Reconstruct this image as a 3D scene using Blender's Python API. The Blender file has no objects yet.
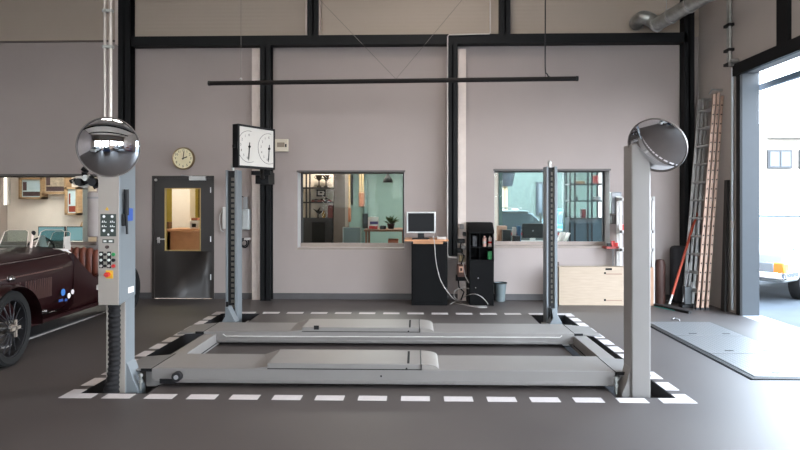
import bpy, bmesh, math, random
from mathutils import Vector, Matrix
random.seed(7)
PI = math.pi
S = bpy.context.scene
COL = S.collection
# ------------------------------------------------------------------ camera
H = 1.6; F = 600.0; TH = math.radians(1.5); VH = 203.5
cd = bpy.data.cameras.new('camera'); cam = bpy.data.objects.new('camera', cd); COL.objects.link(cam)
cam.location = (0, 0, H); cam.rotation_euler = (PI/2, 0, TH)
cd.sensor_width = 36; cd.lens = 27.0; cd.shift_y = -(225-VH)/800.0; cd.clip_start = 0.05; cd.clip_end = 300
S.camera = cam
# ------------------------------------------------------------------ world, lights, exposure
S.view_settings.view_transform = 'Standard'; S.view_settings.look = 'None'
S.view_settings.gamma = 1; S.view_settings.use_curve_mapping = False
S.view_settings.exposure = -0.3
S.cycles.max_bounces = 8; S.cycles.diffuse_bounces = 5; S.cycles.glossy_bounces = 5
S.cycles.transmission_bounces = 8; S.cycles.caustics_reflective = False; S.cycles.caustics_refractive = False
S.cycles.sample_clamp_indirect = 12
try: S.cycles.use_denoising = True
except Exception: pass
w = bpy.data.worlds.new('sky'); S.world = w; w.use_nodes = True
wn = w.node_tree.nodes; wl = w.node_tree.links
bg = wn['Background']
tc = wn.new('ShaderNodeTexCoord'); sp = wn.new('ShaderNodeSeparateXYZ'); cr = wn.new('ShaderNodeValToRGB')
wl.new(tc.outputs['Generated'], sp.inputs[0]); wl.new(sp.outputs[2], cr.inputs[0]); wl.new(cr.outputs[0], bg.inputs[0])
cr.color_ramp.elements[0].position = 0.0; cr.color_ramp.elements[0].color = (0.90, 0.95, 1.0, 1)
cr.color_ramp.elements[1].position = 0.7; cr.color_ramp.elements[1].color = (0.62, 0.80, 1.0, 1)
bg.inputs[1].default_value = 24

def area(name, loc, rot, sx, sy, power, color=(1, 1, 1), portal=False, spread=None):
    l = bpy.data.lights.new(name, 'AREA'); l.shape = 'RECTANGLE'; l.size = sx; l.size_y = sy
    l.energy = power; l.color = color
    if portal: l.cycles.is_portal = True
    if spread: l.spread = math.radians(spread)
    o = bpy.data.objects.new(name, l); COL.objects.link(o); o.location = loc; o.rotation_euler = rot
    return o
sun = bpy.data.lights.new('sun', 'SUN'); sun.energy = 4.0; sun.angle = 0.02; sun.color = (1, 0.95, 0.88)
so = bpy.data.objects.new('sun', sun); COL.objects.link(so); so.rotation_euler = (math.radians(38), math.radians(-28), 0)
# sampling portals in the two big door openings
area('portal', (4.95, 4.55, 1.73), (0, PI/2, 0), 3.46, 8.3, 1, portal=True)
# warm fill lamps added under the ceiling (their made-up fittings are modelled below)
FILL_LAMPS = [(-3.2, 2.5), (-1.4, 2.5), (0.4, 2.5), (-2.8, 5.6), (-1.0, 5.6), (0.6, 5.6), (0.4, 8.0)]
for lx, ly in FILL_LAMPS:
    area('fill_lamp_light', (lx, ly, 5.66), (0, 0, 0), 1.5, 0.28, 42 if ly > 3 else 36, (1.0, 0.89, 0.80))
area('front_door_fill', (-3.0, -5.6, 2.0), (-PI/2, 0, 0), 7.0, 3.4, 125, (1.0, 0.91, 0.84))  # warm fill panel added just inside the front door openings
# unseen area lights added to brighten the offices
area('office_fill_left', (-6.4, 11.4, 2.75), (0, 0, 0), 2.4, 1.4, 190, (1.0, 0.95, 0.88))
area('office_fill_door', (-4.0, 11.8, 2.75), (0, 0, 0), 1.2, 1.0, 45, (1.0, 0.86, 0.6))
area('office_fill_middle', (-0.6, 12.4, 2.75), (0, 0, 0), 1.2, 1.0, 110, (1.0, 0.96, 0.9))
area('office_fill_shelf', (-1.75, 12.75, 2.6), (0, 0, 0), 0.9, 0.3, 60, (1.0, 0.85, 0.72))
area('office_fill_right', (2.6, 11.6, 2.75), (0, 0, 0), 1.2, 1.0, 60, (0.95, 0.97, 1.0))

# ------------------------------------------------------------------ photo measurements -> places
FWD = Vector((-math.sin(TH), math.cos(TH), 0)); RGT = Vector((math.cos(TH), math.sin(TH), 0)); UP = Vector((0, 0, 1))
CAMP = Vector((0, 0, H))
def ray(u, v): return FWD*F + RGT*(u-400) + UP*(VH-v)
def P(u, v, Y): r = ray(u, v); return CAMP + r*(Y/r.y)
def G(u, v, z=0.0): r = ray(u, v); return CAMP + r*((z-H)/r.z)
def X(u, Y): return P(u, 200, Y).x
def Z(u, v, Y): return P(u, v, Y).z

# ------------------------------------------------------------------ materials
def lin(c):
    if isinstance(c, str): c = tuple(int(c[i:i+2], 16)/255 for i in (0, 2, 4))
    return tuple((x/12.92 if x <= 0.04045 else ((x+0.055)/1.055)**2.4) for x in c[:3]) + (1,)
MATS = {}
def mat(name, col, rough=0.5, metal=0.0, var=0.06, scale=6.0, emit=None, es=0.0, spec=0.5, bump=0.0, trans=0.0, alpha=1.0, stretch=None, coat=0.0):
    if name in MATS: return MATS[name]
    m = bpy.data.materials.new(name); m.use_nodes = True; nt = m.node_tree; b = nt.nodes['Principled BSDF']
    c = lin(col)
    b.inputs['Base Color'].default_value = c
    b.inputs['Roughness'].default_value = rough; b.inputs['Metallic'].default_value = metal
    b.inputs['Specular IOR Level'].default_value = spec
    b.inputs['Coat Weight'].default_value = coat
    if trans: b.inputs['Transmission Weight'].default_value = trans
    if alpha < 1: b.inputs['Alpha'].default_value = alpha
    if emit: b.inputs['Emission Color'].default_value = lin(emit); b.inputs['Emission Strength'].default_value = es
    if var > 0 or bump > 0:
        t = nt.nodes.new('ShaderNodeTexCoord'); n = nt.nodes.new('ShaderNodeTexNoise'); n.inputs['Scale'].default_value = scale
        n.inputs['Detail'].default_value = 5
        src = t.outputs['Object']
        if stretch:
            mp = nt.nodes.new('ShaderNodeMapping'); mp.inputs['Scale'].default_value = stretch
            nt.links.new(src, mp.inputs[0]); src = mp.outputs[0]
        nt.links.new(src, n.inputs['Vector'])
        if var > 0:
            r = nt.nodes.new('ShaderNodeValToRGB')
            r.color_ramp.elements[0].position = 0.3; r.color_ramp.elements[1].position = 0.7
            r.color_ramp.elements[0].color = tuple(x*(1-var) for x in c[:3])+(1,)
            r.color_ramp.elements[1].color = tuple(min(1, x*(1+var)) for x in c[:3])+(1,)
            nt.links.new(n.outputs['Fac'], r.inputs[0]); nt.links.new(r.outputs[0], b.inputs['Base Color'])
        if bump > 0:
            bp = nt.nodes.new('ShaderNodeBump'); bp.inputs['Strength'].default_value = bump; bp.inputs['Distance'].default_value = 0.02
            nt.links.new(n.outputs['Fac'], bp.inputs['Height']); nt.links.new(bp.outputs[0], b.inputs['Normal'])
    MATS[name] = m; return m
WALL = mat('wall_paint', '9c918d', 0.85, var=0.03, scale=1.5)
WALLR = mat('wall_panel_right', 'a89f98', 0.8, var=0.03, scale=1.5)
REVEAL = mat('reveal_paint', 'a9a6a6', 0.7, var=0.02)
SILL = mat('sill', '8d8078', 0.4)
CEIL = mat('ceiling', 'b8b0a6', 0.9)
BLACKST = mat('black_steel', '08090b', 0.6, var=0.1, spec=0.25)
STRIP = mat('pale_strip', 'cdbfb6', 0.6)
BASEB = mat('baseboard', '4c4a4b', 0.6)
LIFT = mat('lift_grey_paint', '7e7a77', 0.42, var=0.03, scale=3)
LIFTD = mat('lift_cabinet_paint', '9d958d', 0.45, var=0.02)
TAPE = mat('white_tape', 'c4bdbc', 0.55, var=0.04, scale=20)
BLK = mat('black_plastic', '0b0b0d', 0.5, var=0.1, spec=.3)
BLKR = mat('black_rubber', '18171a', 0.8, var=0.15)
WHT = mat('white_plastic', 'bcb8b4', 0.4)
GRYP = mat('grey_plastic', '8f8f90', 0.5)
CHR = mat('chrome', 'c8c8cc', 0.15, metal=1)
ALU = mat('aluminium', 'b5b4b2', 0.4, metal=0.7, var=0.08)
GALV = mat('galvanised', '9fa09c', 0.38, metal=0.8, var=0.15, scale=14)
MIRROR = mat('mirror_face', 'e0e2e6', 0.02, metal=1, var=0)
DOORP = mat('door_paint', '2b2725', 0.5, var=0.04)
WOODL = mat('pale_wood', 'a3917e', 0.6, var=0.08, scale=5, stretch=(1, 1, 9))
OAK = mat('oak', 'a08464', 0.5, var=0.15, scale=5, stretch=(1, 1, 8))
BEECH = mat('beech_top', 'c08a62', 0.45, var=0.1)
RED = mat('red_plastic', 'c0221c', 0.4)
ORNG = mat('orange_pole', '9c3c24', 0.5)
YEL = mat('yellow_plastic', 'd9a82a', 0.45)
GRN = mat('green_plastic', '1f8a4a', 0.45)
DGRN = mat('dark_green_label', '1b2a24', 0.4)
BLUE = mat('blue_plastic', '2c4f9a', 0.45)
CYAN = mat('monitor_cyan', '4a5f64', 0.3, emit='92c2ca', es=0.6, var=0)
PAPER = mat('white_paper', 'e9e4e0', 0.7, var=0.03)
GBIN = mat('bin_grey', '5f696b', 0.5)
LADR = mat('ladder_rail', 'a68a7a', 0.5, metal=0.25, var=0.12)
CARM = mat('maroon_paint', '1e080a', 0.3, var=0.08, coat=0.15)
LEATH = mat('brown_leather', '6a3a2c', 0.4, var=0.15, bump=0.1)
TYRE = mat('tyre', '0a0a0a', 0.85, var=0.1)
TEAL = mat('teal_wall', '86a09a', 0.8, var=0.03)
CREAM = mat('cream_wall', 'e8ddd0', 0.8, var=0.03)
OWHITE = mat('office_white', 'e2d8cf', 0.8, var=0.03)
YELW = mat('yellow_wall', 'a8923c', 0.8, var=0.1)
OFLOOR = mat('office_floor', '6b5848', 0.4, var=0.1)
DGREY = mat('dark_furniture', '2b2b2e', 0.5, var=0.08)
TERR = mat('terracotta_box', '9a5a40', 0.6)
LEAF = mat('leaf_green', '38542c', 0.6, var=0.25)
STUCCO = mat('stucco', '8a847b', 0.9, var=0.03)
ASPH = mat('asphalt', '343a41', 0.85, var=0.12, scale=3)
BLUEG = mat('steel_blue_grey', '5c6f82', 0.5)
HOLE = mat('dark_hole', '060607', 0.9, var=0)

def glass_mat(name, tint, a, rough=0.02):
    if name in MATS: return MATS[name]
    m = bpy.data.materials.new(name); m.use_nodes = True; nt = m.node_tree; nt.nodes.clear()
    o = nt.nodes.new('ShaderNodeOutputMaterial'); mx = nt.nodes.new('ShaderNodeMixShader')
    t = nt.nodes.new('ShaderNodeBsdfTransparent'); g = nt.nodes.new('ShaderNodeBsdfGlossy'); fr = nt.nodes.new('ShaderNodeFresnel')
    fr.inputs[0].default_value = a; t.inputs[0].default_value = lin(tint); g.inputs['Roughness'].default_value = rough
    nt.links.new(fr.outputs[0], mx.inputs[0]); nt.links.new(t.outputs[0], mx.inputs[1]); nt.links.new(g.outputs[0], mx.inputs[2])
    nt.links.new(mx.outputs[0], o.inputs[0]); MATS[name] = m; return m
GLASS = glass_mat('window_glass', 'f2f6f5', 1.10)
CARGL = glass_mat('car_glass', 'dde6e6', 1.3)

def floor_mat():
    m = bpy.data.materials.new('resin_floor'); m.use_nodes = True; nt = m.node_tree; b = nt.nodes['Principled BSDF']
    b.inputs['Specular IOR Level'].default_value = 1.0
    t = nt.nodes.new('ShaderNodeTexCoord')
    n1 = nt.nodes.new('ShaderNodeTexNoise'); n1.inputs['Scale'].default_value = 0.9; n1.inputs['Detail'].default_value = 6
    n2 = nt.nodes.new('ShaderNodeTexNoise'); n2.inputs['Scale'].default_value = 60; n2.inputs['Detail'].default_value = 3
    nt.links.new(t.outputs['Object'], n1.inputs['Vector']); nt.links.new(t.outputs['Object'], n2.inputs['Vector'])
    r = nt.nodes.new('ShaderNodeValToRGB'); r.color_ramp.elements[0].position = 0.3; r.color_ramp.elements[1].position = 0.72
    r.color_ramp.elements[0].color = lin('3b3432'); r.color_ramp.elements[1].color = lin('463f3c')
    nt.links.new(n1.outputs['Fac'], r.inputs[0]); nt.links.new(r.outputs[0], b.inputs['Base Color'])
    rr = nt.nodes.new('ShaderNodeMapRange'); rr.inputs[3].default_value = 0.47; rr.inputs[4].default_value = 0.57
    nt.links.new(n1.outputs['Fac'], rr.inputs[0]); nt.links.new(rr.outputs[0], b.inputs['Roughness'])
    bp = nt.nodes.new('ShaderNodeBump'); bp.inputs['Strength'].default_value = 0.08; bp.inputs['Distance'].default_value = 0.004
    nt.links.new(n2.outputs['Fac'], bp.inputs['Height']); nt.links.new(bp.outputs[0], b.inputs['Normal'])
    return m
FLOOR = floor_mat()

def clad_mat():
    m = bpy.data.materials.new('ribbed_cladding'); m.use_nodes = True; nt = m.node_tree; b = nt.nodes['Principled BSDF']
    b.inputs['Roughness'].default_value = 0.6; b.inputs['Base Color'].default_value = lin('a6988a')
    t = nt.nodes.new('ShaderNodeTexCoord'); wv = nt.nodes.new('ShaderNodeTexWave'); wv.bands_direction = 'Z'
    wv.inputs['Scale'].default_value = 5
    nt.links.new(t.outputs['Object'], wv.inputs['Vector'])
    bp = nt.nodes.new('ShaderNodeBump'); bp.inputs['Strength'].default_value = 0.08; bp.inputs['Distance'].default_value = 0.02
    nt.links.new(wv.outputs['Fac'], bp.inputs['Height']); nt.links.new(bp.outputs[0], b.inputs['Normal'])
    return m
CLAD = clad_mat()

def plate_mat():
    m = bpy.data.materials.new('checker_plate'); m.use_nodes = True; nt = m.node_tree; b = nt.nodes['Principled BSDF']
    b.inputs['Metallic'].default_value = 0.35; b.inputs['Roughness'].default_value = 0.42
    t = nt.nodes.new('ShaderNodeTexCoord'); mp = nt.nodes.new('ShaderNodeMapping'); mp.inputs['Rotation'].default_value = (0, 0, PI/4)
    ck = nt.nodes.new('ShaderNodeTexChecker'); ck.inputs['Scale'].default_value = 30
    ck.inputs['Color1'].default_value = lin('7c7c7c'); ck.inputs['Color2'].default_value = lin('606162')
    nt.links.new(t.outputs['Object'], mp.inputs[0]); nt.links.new(mp.outputs[0], ck.inputs[0]); nt.links.new(ck.outputs[0], b.inputs['Base Color'])
    bp = nt.nodes.new('ShaderNodeBump'); bp.inputs['Strength'].default_value = 0.3; bp.inputs['Distance'].default_value = 0.003
    nt.links.new(ck.outputs['Fac'], bp.inputs['Height']); nt.links.new(bp.outputs[0], b.inputs['Normal'])
    return m
PLATE = plate_mat()

# ------------------------------------------------------------------ mesh builder
WM = {}
class MB:
    def __init__(s): s.v = []; s.f = []
    def add(s, vs, fs):
        n = len(s.v); s.v += [Vector(p) for p in vs]; s.f += [tuple(i+n for i in f) for f in fs]; return s
    def box(s, x0, y0, z0, x1, y1, z1):
        x0, x1 = sorted((x0, x1)); y0, y1 = sorted((y0, y1)); z0, z1 = sorted((z0, z1))
        return s.add([(x0,y0,z0),(x1,y0,z0),(x1,y1,z0),(x0,y1,z0),(x0,y0,z1),(x1,y0,z1),(x1,y1,z1),(x0,y1,z1)],
            [(0,3,2,1),(4,5,6,7),(0,1,5,4),(1,2,6,5),(2,3,7,6),(3,0,4,7)])
    def prism(s, poly, axis, a, b):
        """poly 2D points; axis 'x': (y,z), 'y': (x,z), 'z': (x,y)"""
        def mk(p, t):
            return {'x': (t, p[0], p[1]), 'y': (p[0], t, p[1]), 'z': (p[0], p[1], t)}[axis]
        n = len(poly); ar = sum(poly[i][0]*poly[(i+1)%n][1]-poly[(i+1)%n][0]*poly[i][1] for i in range(n))
        if (ar < 0) != (axis == 'y'): poly = poly[::-1]
        a, b = min(a, b), max(a, b)
        vs = [mk(p, a) for p in poly]+[mk(p, b) for p in poly]
        fs = [tuple(range(n))[::-1], tuple(range(n, 2*n))]+[(i, (i+1)%n, n+(i+1)%n, n+i) for i in range(n)]
        return s.add(vs, fs)
    def tube(s, pts, r, n=10, r2=None, cap=True):
        pts = [Vector(p) for p in pts]; rings = []; m = len(pts); up = None
        for i, p in enumerate(pts):
            d = (pts[min(i+1, m-1)]-pts[max(i-1, 0)]).normalized()
            if up is None:
                up = Vector((0, 0, 1)) if abs(d.z) < 0.9 else Vector((1, 0, 0))
            a = d.cross(up); 
            if a.length < 1e-4: a = d.cross(Vector((0, 1, 0)))
            a.normalize(); b = a.cross(d).normalized(); up = b
            rr = r if r2 is None else r+(r2-r)*i/(m-1)
            rings.append([p+(a*math.cos(2*PI*k/n)+b*math.sin(2*PI*k/n))*rr for k in range(n)])
        vs = [q for ring in rings for q in ring]; fs = []
        for i in range(m-1):
            for k in range(n):
                fs.append((i*n+k, i*n+(k+1)%n, (i+1)*n+(k+1)%n, (i+1)*n+k))
        if cap: fs.append(tuple(range(n))[::-1]); fs.append(tuple((m-1)*n+k for k in range(n)))
        return s.add(vs, fs)
    def lathe(s, prof, c, axis='z', n=24):
        """prof list of (r, t) along axis"""
        c = Vector(c); vs = []; fs = []
        for r, t in prof:
            for k in range(n):
                a = 2*PI*k/n; ca, sa = r*math.cos(a), r*math.sin(a)
                vs.append(c+Vector({'z': (ca, sa, t), 'y': (ca, t, -sa), 'x': (t, ca, sa)}[axis]))
        for i in range(len(prof)-1):
            for k in range(n): fs.append((i*n+k, i*n+(k+1)%n, (i+1)*n+(k+1)%n, (i+1)*n+k))
        closed = tuple(prof[0]) == tuple(prof[-1])
        if prof[0][0] > 1e-5 and not closed: fs.append(tuple(range(n))[::-1])
        if prof[-1][0] > 1e-5 and not closed: fs.append(tuple((len(prof)-1)*n+k for k in range(n)))
        return s.add(vs, fs)
    def loft(s, secs, cap=True):
        n = len(secs[0]); vs = [p for q in secs for p in q]; fs = []
        for i in range(len(secs)-1):
            for k in range(n): fs.append((i*n+k, i*n+(k+1)%n, (i+1)*n+(k+1)%n, (i+1)*n+k))
        if cap: fs.append(tuple(range(n))[::-1]); fs.append(tuple((len(secs)-1)*n+k for k in range(n)))
        return s.add(vs, fs)
    def xf(s, M): s.v = [M @ p for p in s.v]; return s
    def merge(s, o): return s.add(o.v, o.f)
    def build(s, name, m, parent=None, bevel=0.0, local=False, seg=2, smooth=35):
        if parent is not None and not local:
            I = WM[parent.name].inverted(); vs = [I @ p for p in s.v]; off = None
        elif parent is None:
            xs = [p.x for p in s.v]; ys = [p.y for p in s.v]; zs = [p.z for p in s.v]
            off = Vector(((min(xs)+max(xs))/2, (min(ys)+max(ys))/2, min(zs))); vs = [p-off for p in s.v]
        else: vs = s.v; off = None
        me = bpy.data.meshes.new(name); me.from_pydata([tuple(p) for p in vs], [], s.f); me.update()
        b = bmesh.new(); b.from_mesh(me); bmesh.ops.remove_doubles(b, verts=b.verts, dist=1e-6)
        bmesh.ops.recalc_face_normals(b, faces=b.faces); b.to_mesh(me); b.free()
        for p in me.polygons: p.use_smooth = True
        me.set_sharp_from_angle(angle=math.radians(smooth))
        me.materials.append(m)
        o = bpy.data.objects.new(name, me); COL.objects.link(o)
        if off is not None: o.location = off; WM[o.name] = Matrix.Translation(off)
        if parent is not None: o.parent = parent; WM[o.name] = WM[parent.name]
        if bevel > 0:
            md = o.modifiers.new('bevel', 'BEVEL'); md.width = bevel; md.segments = seg; md.limit_method = 'ANGLE'; md.angle_limit = math.radians(40)
        return o
def tag(o, label, cat, group=None, kind=None):
    o['label'] = label; o['category'] = cat
    if group: o['group'] = group
    if kind: o['kind'] = kind
    return o
def thing(name, label, cat, loc, rot=(0, 0, 0), group=None):
    o = bpy.data.objects.new(name, None); COL.objects.link(o); o.location = loc; o.rotation_euler = rot; o.empty_display_size = 0.1
    from mathutils import Euler
    WM[o.name] = Matrix.Translation(Vector(loc)) @ Euler(rot).to_matrix().to_4x4()
    return tag(o, label, cat, group)
def struct(name, mb, m, label=None, parent=None, bevel=0):
    o = mb.build(name, m, parent, bevel)
    if parent is None: o['kind'] = 'structure'
    if label: o['label'] = label
    return o
def copy_tree(o, parent=None):
    c = o.copy(); COL.objects.link(c)
    if parent is not None: c.parent = parent
    for ch in list(o.children): copy_tree(ch, c)
    return c
def box(*a): return MB().box(*a)
def tube(pts, r, n=10): return MB().tube(pts, r, n)
def pbox(u0, v0, u1, v1, Y0, Y1):
    """box whose front face (plane Y0) fills the measured rectangle"""
    um = (u0+u1)/2
    return MB().box(X(u0, Y0), Y0, Z(um, v1, Y0), X(u1, Y0), Y1, Z(um, v0, Y0))
def text(s, size, M, name, m, parent, local=True, extrude=0.0005):
    cu = bpy.data.curves.new(name, 'FONT'); cu.body = s; cu.size = size; cu.align_x = 'CENTER'; cu.align_y = 'CENTER'; cu.extrude = extrude; cu.resolution_u = 3
    o = bpy.data.objects.new(name+'_curve', cu); COL.objects.link(o)
    dg = bpy.context.evaluated_depsgraph_get(); me = bpy.data.meshes.new_from_object(o.evaluated_get(dg))
    bpy.data.objects.remove(o)
    mb = MB(); mb.add([v.co.copy() for v in me.vertices], [tuple(p.vertices) for p in me.polygons]); mb.xf(M)
    return mb

# ================================================================== SETTING
YW = 10.0; WT = 0.35; XR = 4.65; XL = -9.0; YB = -6.0; ZC = 6.0
# --- pits at both ends of the lift
PL = (X(80, 5.0), X(148, 5.0)); PR = (X(615, 5.0), X(676, 5.0)); PY = (4.99, 8.66); PD = 0.13
fl = MB()
xs = [XL, PL[0], PL[1], PR[0], PR[1], XR]; ys = [YB, PY[0], PY[1], YW]
for i in range(5):
    for j in range(3):
        if j == 1 and i in (1, 3): continue
        fl.box(xs[i], ys[j], -0.2, xs[i+1], ys[j+1], 0)
struct('floor', fl, FLOOR)
for a, b in (PL, PR):
    q = MB(); q.box(a-.01, PY[0]-.01, -0.2, b+.01, PY[1]+.01, -PD)
    q.box(a-.004, PY[0], -PD, a+.012, PY[1], -.002); q.box(b-.012, PY[0], -PD, b+.004, PY[1], -.002)
    q.box(a, PY[1]-.012, -PD, b, PY[1]+.004, -.002); q.box(a, PY[0]-.004, -PD, b, PY[0]+.012, -.002)
    struct('floor_pit', q, BLKR)
def holes_wall(x0, x1, z0, z1, y0, y1, holes, axis='y'):
    xs = sorted({x0, x1, *[h[0] for h in holes], *[h[2] for h in holes]}); zs = sorted({z0, z1, *[h[1] for h in holes], *[h[3] for h in holes]})
    m = MB()
    for i in range(len(xs)-1):
        for j in range(len(zs)-1):
            cx, cz = (xs[i]+xs[i+1])/2, (zs[j]+zs[j+1])/2
            if any(h[0] < cx < h[2] and h[1] < cz < h[3] for h in holes): continue
            if axis == 'y': m.box(xs[i], y0, zs[j], xs[i+1], y1, zs[j+1])
            else: m.box(y0, xs[i], zs[j], y1, xs[i+1], zs[j+1])
    return m
ZB0 = Z(400, 44, 9.8); ZB1 = Z(400, 34.5, 9.8)       # beam underside / top
def rect(u0, v0, u1, v1, Y=YW):
    um = (u0+u1)/2; return (X(u0, Y), Z(um, v1, Y), X(u1, Y), Z(um, v0, Y))
WIN_L = (-8.2, Z(60, 247, YW), X(97, YW), Z(60, 174.5, YW))
WIN_M = rect(297.5, 171, 404.5, 248.5); WIN_R = rect(494, 169.5, 610, 247)
DOOR = (X(153.5, YW), 0, X(213, YW), Z(183, 177, YW))
struct('wall_back', holes_wall(XL, XR+.3, 0, Z(60, 41.5, YW), YW, YW+WT, [WIN_L, WIN_M, WIN_R, DOOR]), WALL)
struct('wall_back_cladding', MB().box(XL, YW-.02, Z(60, 41.5, YW), XR+.3, YW+WT, ZC), CLAD)
struct('trim_7', MB().box(XL, YW-.035, Z(60, 42.5, YW), X(117, YW), YW, Z(60, 41, YW)), mat('trim_brown', '5a5048', .6))
struct('wall_left', MB().box(XL-.3, YB, 0, XL, YW+5, ZC), WALL)
struct('ceiling', MB().box(XL-.3, YB-.3, ZC, XR+.3, YW+WT, ZC+.2), CEIL)
struct('wall_front', holes_wall(XL, XR, 0, ZC, YB-.3, YB, [(-7.5, .9, -4.9, 3.6), (-4.3, .9, -1.7, 3.6), (-1.1, 1.8, 1.5, 3.6), (2.0, 1.8, 4.4, 3.6)]), WALLR)
OY0, OY1, OZ = 0.4, 8.70, 3.47
struct('wall_right', holes_wall(YB, YW+WT, 0, ZC, XR, XR+.24, [(OY0, 0, OY1, OZ)], 'x'), WALLR)
struct('baseboard_back', MB().box(XL, YW-.02, 0, DOOR[0]-.03, YW, .1).box(DOOR[2]+.03, YW-.02, 0, XR, YW, .1), BASEB)
# ceiling beams
for y in (-3, 0.5, 4, 7.5):
    struct('ceiling_beam', MB().box(XL, y-.1, ZC-.3, XR, y+.1, ZC), BLACKST)
# back wall steel frame
struct('wall_beam', MB().box(X(131, 9.8), 9.8, ZB0, X(688, 9.8), YW-.02, ZB1), BLACKST, 'black steel beam across the back wall')
def hcol(x0, x1, y0, y1, z0, z1, name='steel_column'):
    m = MB().box(x0, y0, z0, x1, y0+.02, z1).box(x0, y1-.02, z0, x1, y1, z1)
    c = (x0+x1)/2; m.box(c-.012, y0, z0, c+.012, y1, z1); m.box(x0+.01, y0+.02, z0, x0+.02, y1, z1)
    return struct(name, m, BLACKST)
hcol(X(118, 9.8), X(130, 9.8), 9.8, 9.98, 0, ZC)
hcol(X(684.5, 9.8), X(694.5, 9.8), 9.8, 9.98, 0, ZC)
hcol(X(260, 9.8), X(270.5, 9.8), 9.8, 9.98, 0, ZB0)
hcol(X(307.5, 9.8), X(318.5, 9.8), 9.8, 9.98, ZB1, ZC)
hcol(X(500, 9.8), X(510.5, 9.8), 9.8, 9.98, ZB1, ZC)
hcol(X(447.8, 9.8), X(457.5, 9.8), 9.8, 9.98, Z(452, 256, 9.8), ZB0)
struct('trim_1', MB().box(X(252, 9.9), 9.9, 0, X(260, 9.9), YW, ZB0-.03), STRIP, 'pale strip beside the black column')
struct('trim_2', MB().box(X(458, 9.9), 9.9, 0, X(466, 9.9), YW, ZB0-.06), STRIP)
struct('trim_3', MB().box(X(115, 9.9), 9.9, ZB1-.1, X(118, 9.6), YW, ZC), STRIP)
struct('trim_4', MB().box(X(305.5, 9.85), 9.85, ZB1, X(307, 9.85), 9.98, ZC).box(X(318.6, 9.85), 9.85, ZB1, X(320, 9.85), 9.98, ZC), STRIP)
# right wall steel
struct('steel_lintel', MB().box(XR-.06, OY0-.3, OZ-.03, XR+.0, OY1+.12, OZ+.14), BLACKST)
struct('steel_column', MB().box(XR-.05, 7.55, OZ+.14, XR, 7.78, ZC), BLACKST)
struct('trim_5', MB().box(XR-.03, OY1-.025, 0, XR+.003, OY1+.08, OZ), BLACKST)
struct('trim_6', MB().box(XR+.004, OY1-.02, 0, XR+.245, OY1+.01, OZ), mat('jamb_paint', '22282e', .6))
struct('door_track', MB().box(XR+.33, OY0-.5, OZ-.22, XR+.40, OY1+.4, OZ-.14), BLUEG)
# front wall doors (behind the camera, seen in the mirrors): frames with mullions
for i, x in enumerate((-7.5, -4.3, -1.1, 2.0)):
    m = MB()
    for z in (0, .9, 1.8, 2.7, 3.52): m.box(x, YB-.2, z, x+2.6 if i < 3 else 4.4, YB-.12, z+.07)
    for k in range(4): m.box(x+k*.84, YB-.2, 0, x+k*.84+.06, YB-.12, 3.6)
    struct('door_frame', m, BLACKST)
    struct('trim_8', MB().box(x, YB-.02, 3.65, x+2.4, YB, 4.3), mat('orange_band', 'b8763f', .6))

# --- windows
def window(name, h, mull=(), sill=True, fr=DGREY):
    x0, z0, x1, z1 = h; yf = YW+WT-.08; t = .035
    m = MB().box(x0, yf, z0, x0+t, yf+.06, z1).box(x1-t, yf, z0, x1, yf+.06, z1).box(x0, yf, z1-t, x1, yf+.06, z1).box(x0, yf, z0, x1, yf+.06, z0+.05)
    for q in mull: m.box(q-.02, yf, z0, q+.02, yf+.06, z1)
    o = struct(name, m, fr)
    struct('pane', MB().box(x0+t, yf+.025, z0+.05, x1-t, yf+.032, z1-t), GLASS, parent=o)
    struct('window_sill', MB().box(x0, YW-.01, z0-.02, x1, yf, z0+.012).box(x0, yf-.03, z0, x1, yf+.02, z0+.075), SILL, parent=o)
    rv = MB().box(x0-.001, YW, z0, x0+.006, yf, z1).box(x1-.006, YW, z0, x1+.001, yf, z1)
    struct('window_reveal', rv, REVEAL, parent=o)
    struct('window_head', MB().box(x0-.012, YW-.012, z1-.02, x1+.012, yf, z1+.01), mat('head_dark', '55504e', .6), parent=o)
    return o
window('window_1', WIN_L); window('window_2', WIN_M); window('window_3', WIN_R)

# --- office shell
XD = [-9.0, X(118, 11.5), X(262, 11.5), 0.75, XR+.3]
YO = [13.0, 13.4, 14.3, 13.1]
mats_o = [OWHITE, YELW, TEAL, OWHITE]
struct('office_floor', MB().box(XL, YW+WT, -.2, XR+.3, 15, 0), OFLOOR)
struct('office_ceiling', MB().box(XL, YW+WT, 2.8, XR+.3, 15, 2.9), CEIL)
struct('office_wall_left', MB().box(XL, YO[0], 0, XD[1], YO[0]+.1, 2.8), OWHITE)
struct('office_wall_door', MB().box(XD[1], YO[1], 0, XD[2], YO[1]+.1, 2.8), YELW)
struct('office_wall_teal', MB().box(XD[2], YO[2], 0, XD[3], YO[2]+.1, 2.8), TEAL)
for i in (1, 2, 3):
    struct('office_partition', MB().box(XD[i]-.05, YW+WT, 0, XD[i]+.05, 15, 2.8), OWHITE if i != 2 else CREAM)
# right office back wall: glazed to the street
gw = (X(500, 13.0), .55, X(566, 13.0), 2.55)
struct('office_wall_street', holes_wall(XD[3], XR+.3, 0, 2.8, 13.0, 13.2, [gw]), OWHITE)
fo = struct('window_4', MB().box(gw[0]-.02, 13.0, gw[1], gw[0]+.05, 13.1, gw[3]).box(gw[2]-.05, 13.0, gw[1], gw[2]+.02, 13.1, gw[3]).box(gw[0], 13.0, 2.42, gw[2], 13.1, 2.55)
    .box(X(498.5, 13), 12.97, gw[1], X(500.5, 13), 13.1, gw[3]), mat('mullion', '46605c', .5))
struct('pane', MB().box(gw[0], 13.05, gw[1], gw[2], 13.06, gw[3]), GLASS, parent=fo)

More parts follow.
